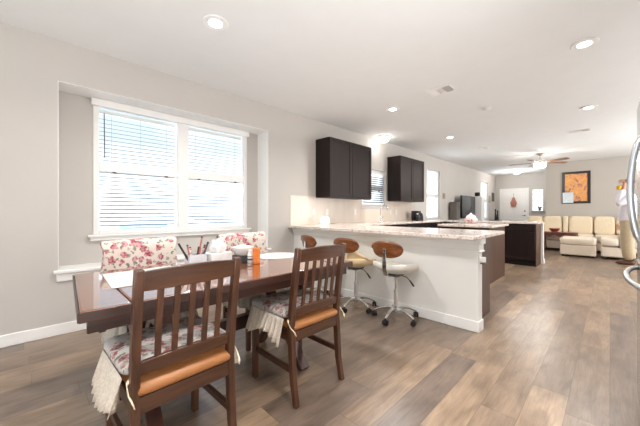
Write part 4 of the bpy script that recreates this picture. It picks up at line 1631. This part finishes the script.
# ------------------------------------------------------------------ person
def skinned(name, chains, mat, parent, sub=1):
    """chains: list of (points, radii); a chain whose first point repeats an earlier vertex joins it"""
    bm = bmesh.new()
    sk = bm.verts.layers.skin.verify()
    known = {}

    def vert(p, r):
        key = tuple(round(c, 4) for c in p)
        if key in known:
            return known[key], False
        v = bm.verts.new(p)
        rr = r if isinstance(r, (tuple, list)) else (r, r)
        v[sk].radius = rr
        known[key] = v
        return v, True
    for pts, rad in chains:
        prev = None
        for i, (p, r) in enumerate(zip(pts, rad)):
            v, new = vert(p, r)
            if prev is None and new:
                v[sk].use_root = True
            if prev is not None and prev is not v:
                bm.edges.new((prev, v))
            prev = v
    me = bpy.data.meshes.new(name)
    bm.to_mesh(me)
    bm.free()
    me.materials.append(mat)
    o = bpy.data.objects.new(name, me)
    COL.objects.link(o)
    o.parent = parent
    md = o.modifiers.new('skin', 'SKIN')
    md.use_smooth_shade = True
    md = o.modifiers.new('sub', 'SUBSURF')
    md.levels = sub
    md.render_levels = sub
    return o


PR = (9.22, -.29, 0)
pe = thing('person', 'person in white shirt and khaki trousers standing behind the refrigerator handles, hand raised', 'person', PR)
# facing local +y, right side is +x, towards the camera is -x
pelvis, waist, chest, neck0 = (0, 0, .98), (0, 0, 1.14), (0, -.01, 1.38), (0, 0, 1.52)
neck1, head0, head1 = (0, .015, 1.60), (0, .035, 1.68), (0, .03, 1.80)
shL, shR = (-.18, 0, 1.46), (.18, 0, 1.46)
elL, wrL = (-.20, .17, 1.31), (-.12, .07, 1.69)
elR, wrR = (.24, -.03, 1.18), (.24, .10, .95)
hipL, hipR = (-.10, 0, .92), (.10, 0, .92)
knL, knR = (-.11, .03, .50), (.12, .02, .50)
anL, anR = (-.11, .0, .09), (.13, -.03, .09)
handL = (-.10, .05, 1.785)
handR = (.24, .13, .86)
chains = [
    ([pelvis, waist, chest, neck0, neck1, head0, head1], [(.12, .09), (.12, .09), (.15, .11), (.07, .07), (.055, .06), (.075, .09), (.07, .085)]),
    ([chest, shL, elL, wrL, handL], [(.16, .115), .058, .045, .03, (.04, .02)]),
    ([chest, shR, elR, wrR, handR], [(.16, .115), .058, .045, .03, (.02, .04)]),
    ([pelvis, hipL, knL, anL], [(.12, .09), .08, .06, .042]),
    ([pelvis, hipR, knR, anR], [(.12, .09), .08, .06, .042]),
]
# fingers of the raised hand, pointing forward over the yellow mug; thumb leaves the side of the palm
for k, (dz, ln) in enumerate(((.045, .075), (.022, .085), (0, .08), (-.022, .062))):
    base = (-.10, .055, 1.81 + dz)
    chains.append(([base, (-.105, .08, 1.812 + dz), (-.10, .08 + ln * .6, 1.805 + dz), (-.085, .08 + ln, 1.785 + dz)], [.011, .010, .009, .008]))
chains.append(([(-.085, .05, 1.765), (-.08, .09, 1.745), (-.08, .12, 1.735)], [.012, .010, .009]))
for k, (dy, ln) in enumerate(((.03, .075), (.01, .085), (-.01, .08), (-.03, .06))):
    base = (.24, .13 + dy, .84)
    chains.append(([base, (.238, .135 + dy, .81), (.23, .137 + dy, .81 - ln * .5), (.215, .135 + dy, .81 - ln)], [.011, .010, .009, .008]))
chains.append(([(.23, .15, .88), (.215, .18, .84), (.21, .185, .81)], [.012, .010, .009]))
# nose and ears
chains.append(([(0, .10, 1.70), (0, .135, 1.685)], [.014, .012]))
chains.append(([(-.075, .03, 1.70), (-.085, .02, 1.71)], [(.010, .02), (.008, .022)]))
chains.append(([(.075, .03, 1.70), (.085, .02, 1.71)], [(.010, .02), (.008, .022)]))
skinned('body', chains, M['skin'], pe)
B().pillow((0, -.005, 1.80), (.084, .095, .075), 1, 1, 20, 12).obj('hair', M['hair'], pe, smooth=180)
for s in (-1, 1):
    B().pillow((s * .033, .122, 1.725), (.014, .008, .009), 1, 1, 10, 8).obj('eye', M['black'], pe, smooth=180)
B().pillow((0, .118, 1.64), (.026, .008, .008), 1, 1, 10, 8).obj('mouth', M['pinkdec'], pe, smooth=180)
skinned('shirt', [
    ([(0, 0, .90), (0, 0, 1.0), (0, 0, 1.15), (0, -.01, 1.38), (0, 0, 1.50), (0, .01, 1.545)], [(.20, .185), (.195, .18), (.19, .17), (.20, .165), (.11, .11), (.07, .075)]),
    ([(0, -.01, 1.38), (-.185, 0, 1.45), (-.205, .17, 1.30), (-.125, .085, 1.64)], [(.20, .165), .095, .085, .055]),
    ([(0, -.01, 1.38), (.185, 0, 1.45), (.245, -.03, 1.18), (.245, .08, .99)], [(.20, .165), .095, .085, .055]),
], M['shirt'], pe, 2)
skinned('trousers', [
    ([(0, 0, 1.10), (0, 0, 1.02), (0, 0, .94)], [(.15, .145), (.165, .16), (.17, .165)]),
    ([(0, 0, .94), (-.10, 0, .86), (-.115, .03, .50), (-.115, .0, .08)], [(.165, .16), .14, .115, .10]),
    ([(0, 0, .94), (.10, 0, .86), (.125, .02, .50), (.135, -.03, .08)], [(.165, .16), .14, .115, .10]),
], M['khaki'], pe, 2)
for x_, y_ in ((-.115, 0), (.135, -.03)):
    b = B().pillow((x_, y_ + .06, .045), (.052, .15, .045), .7, .75, 24, 12)
    for v in b.bm.verts:
        if v.co.y > y_ + .1 and v.co.z > .04:
            v.co.z -= (v.co.y - y_ - .1) * .25
    b.obj('shoe', M['shoe'], pe, smooth=180)
mg = thing('mug', 'small yellow mug in the raised hand of the standing person', 'mug', (PR[0] - .125, PR[1] + .15, 1.625))
B().lathe([(.030, 0), (.036, .005), (.040, .05), (.041, .09), (.037, .09), (.034, .05), (.028, .012), (.005, .01)], n=20).obj('mug_body', M['yellow'], mg, smooth=50)
B().tube([(.0, -.038, .075), (.0, -.062, .06), (.0, -.062, .035), (.0, -.036, .02)], .006, 8).obj('mug_handle', M['yellow'], mg)
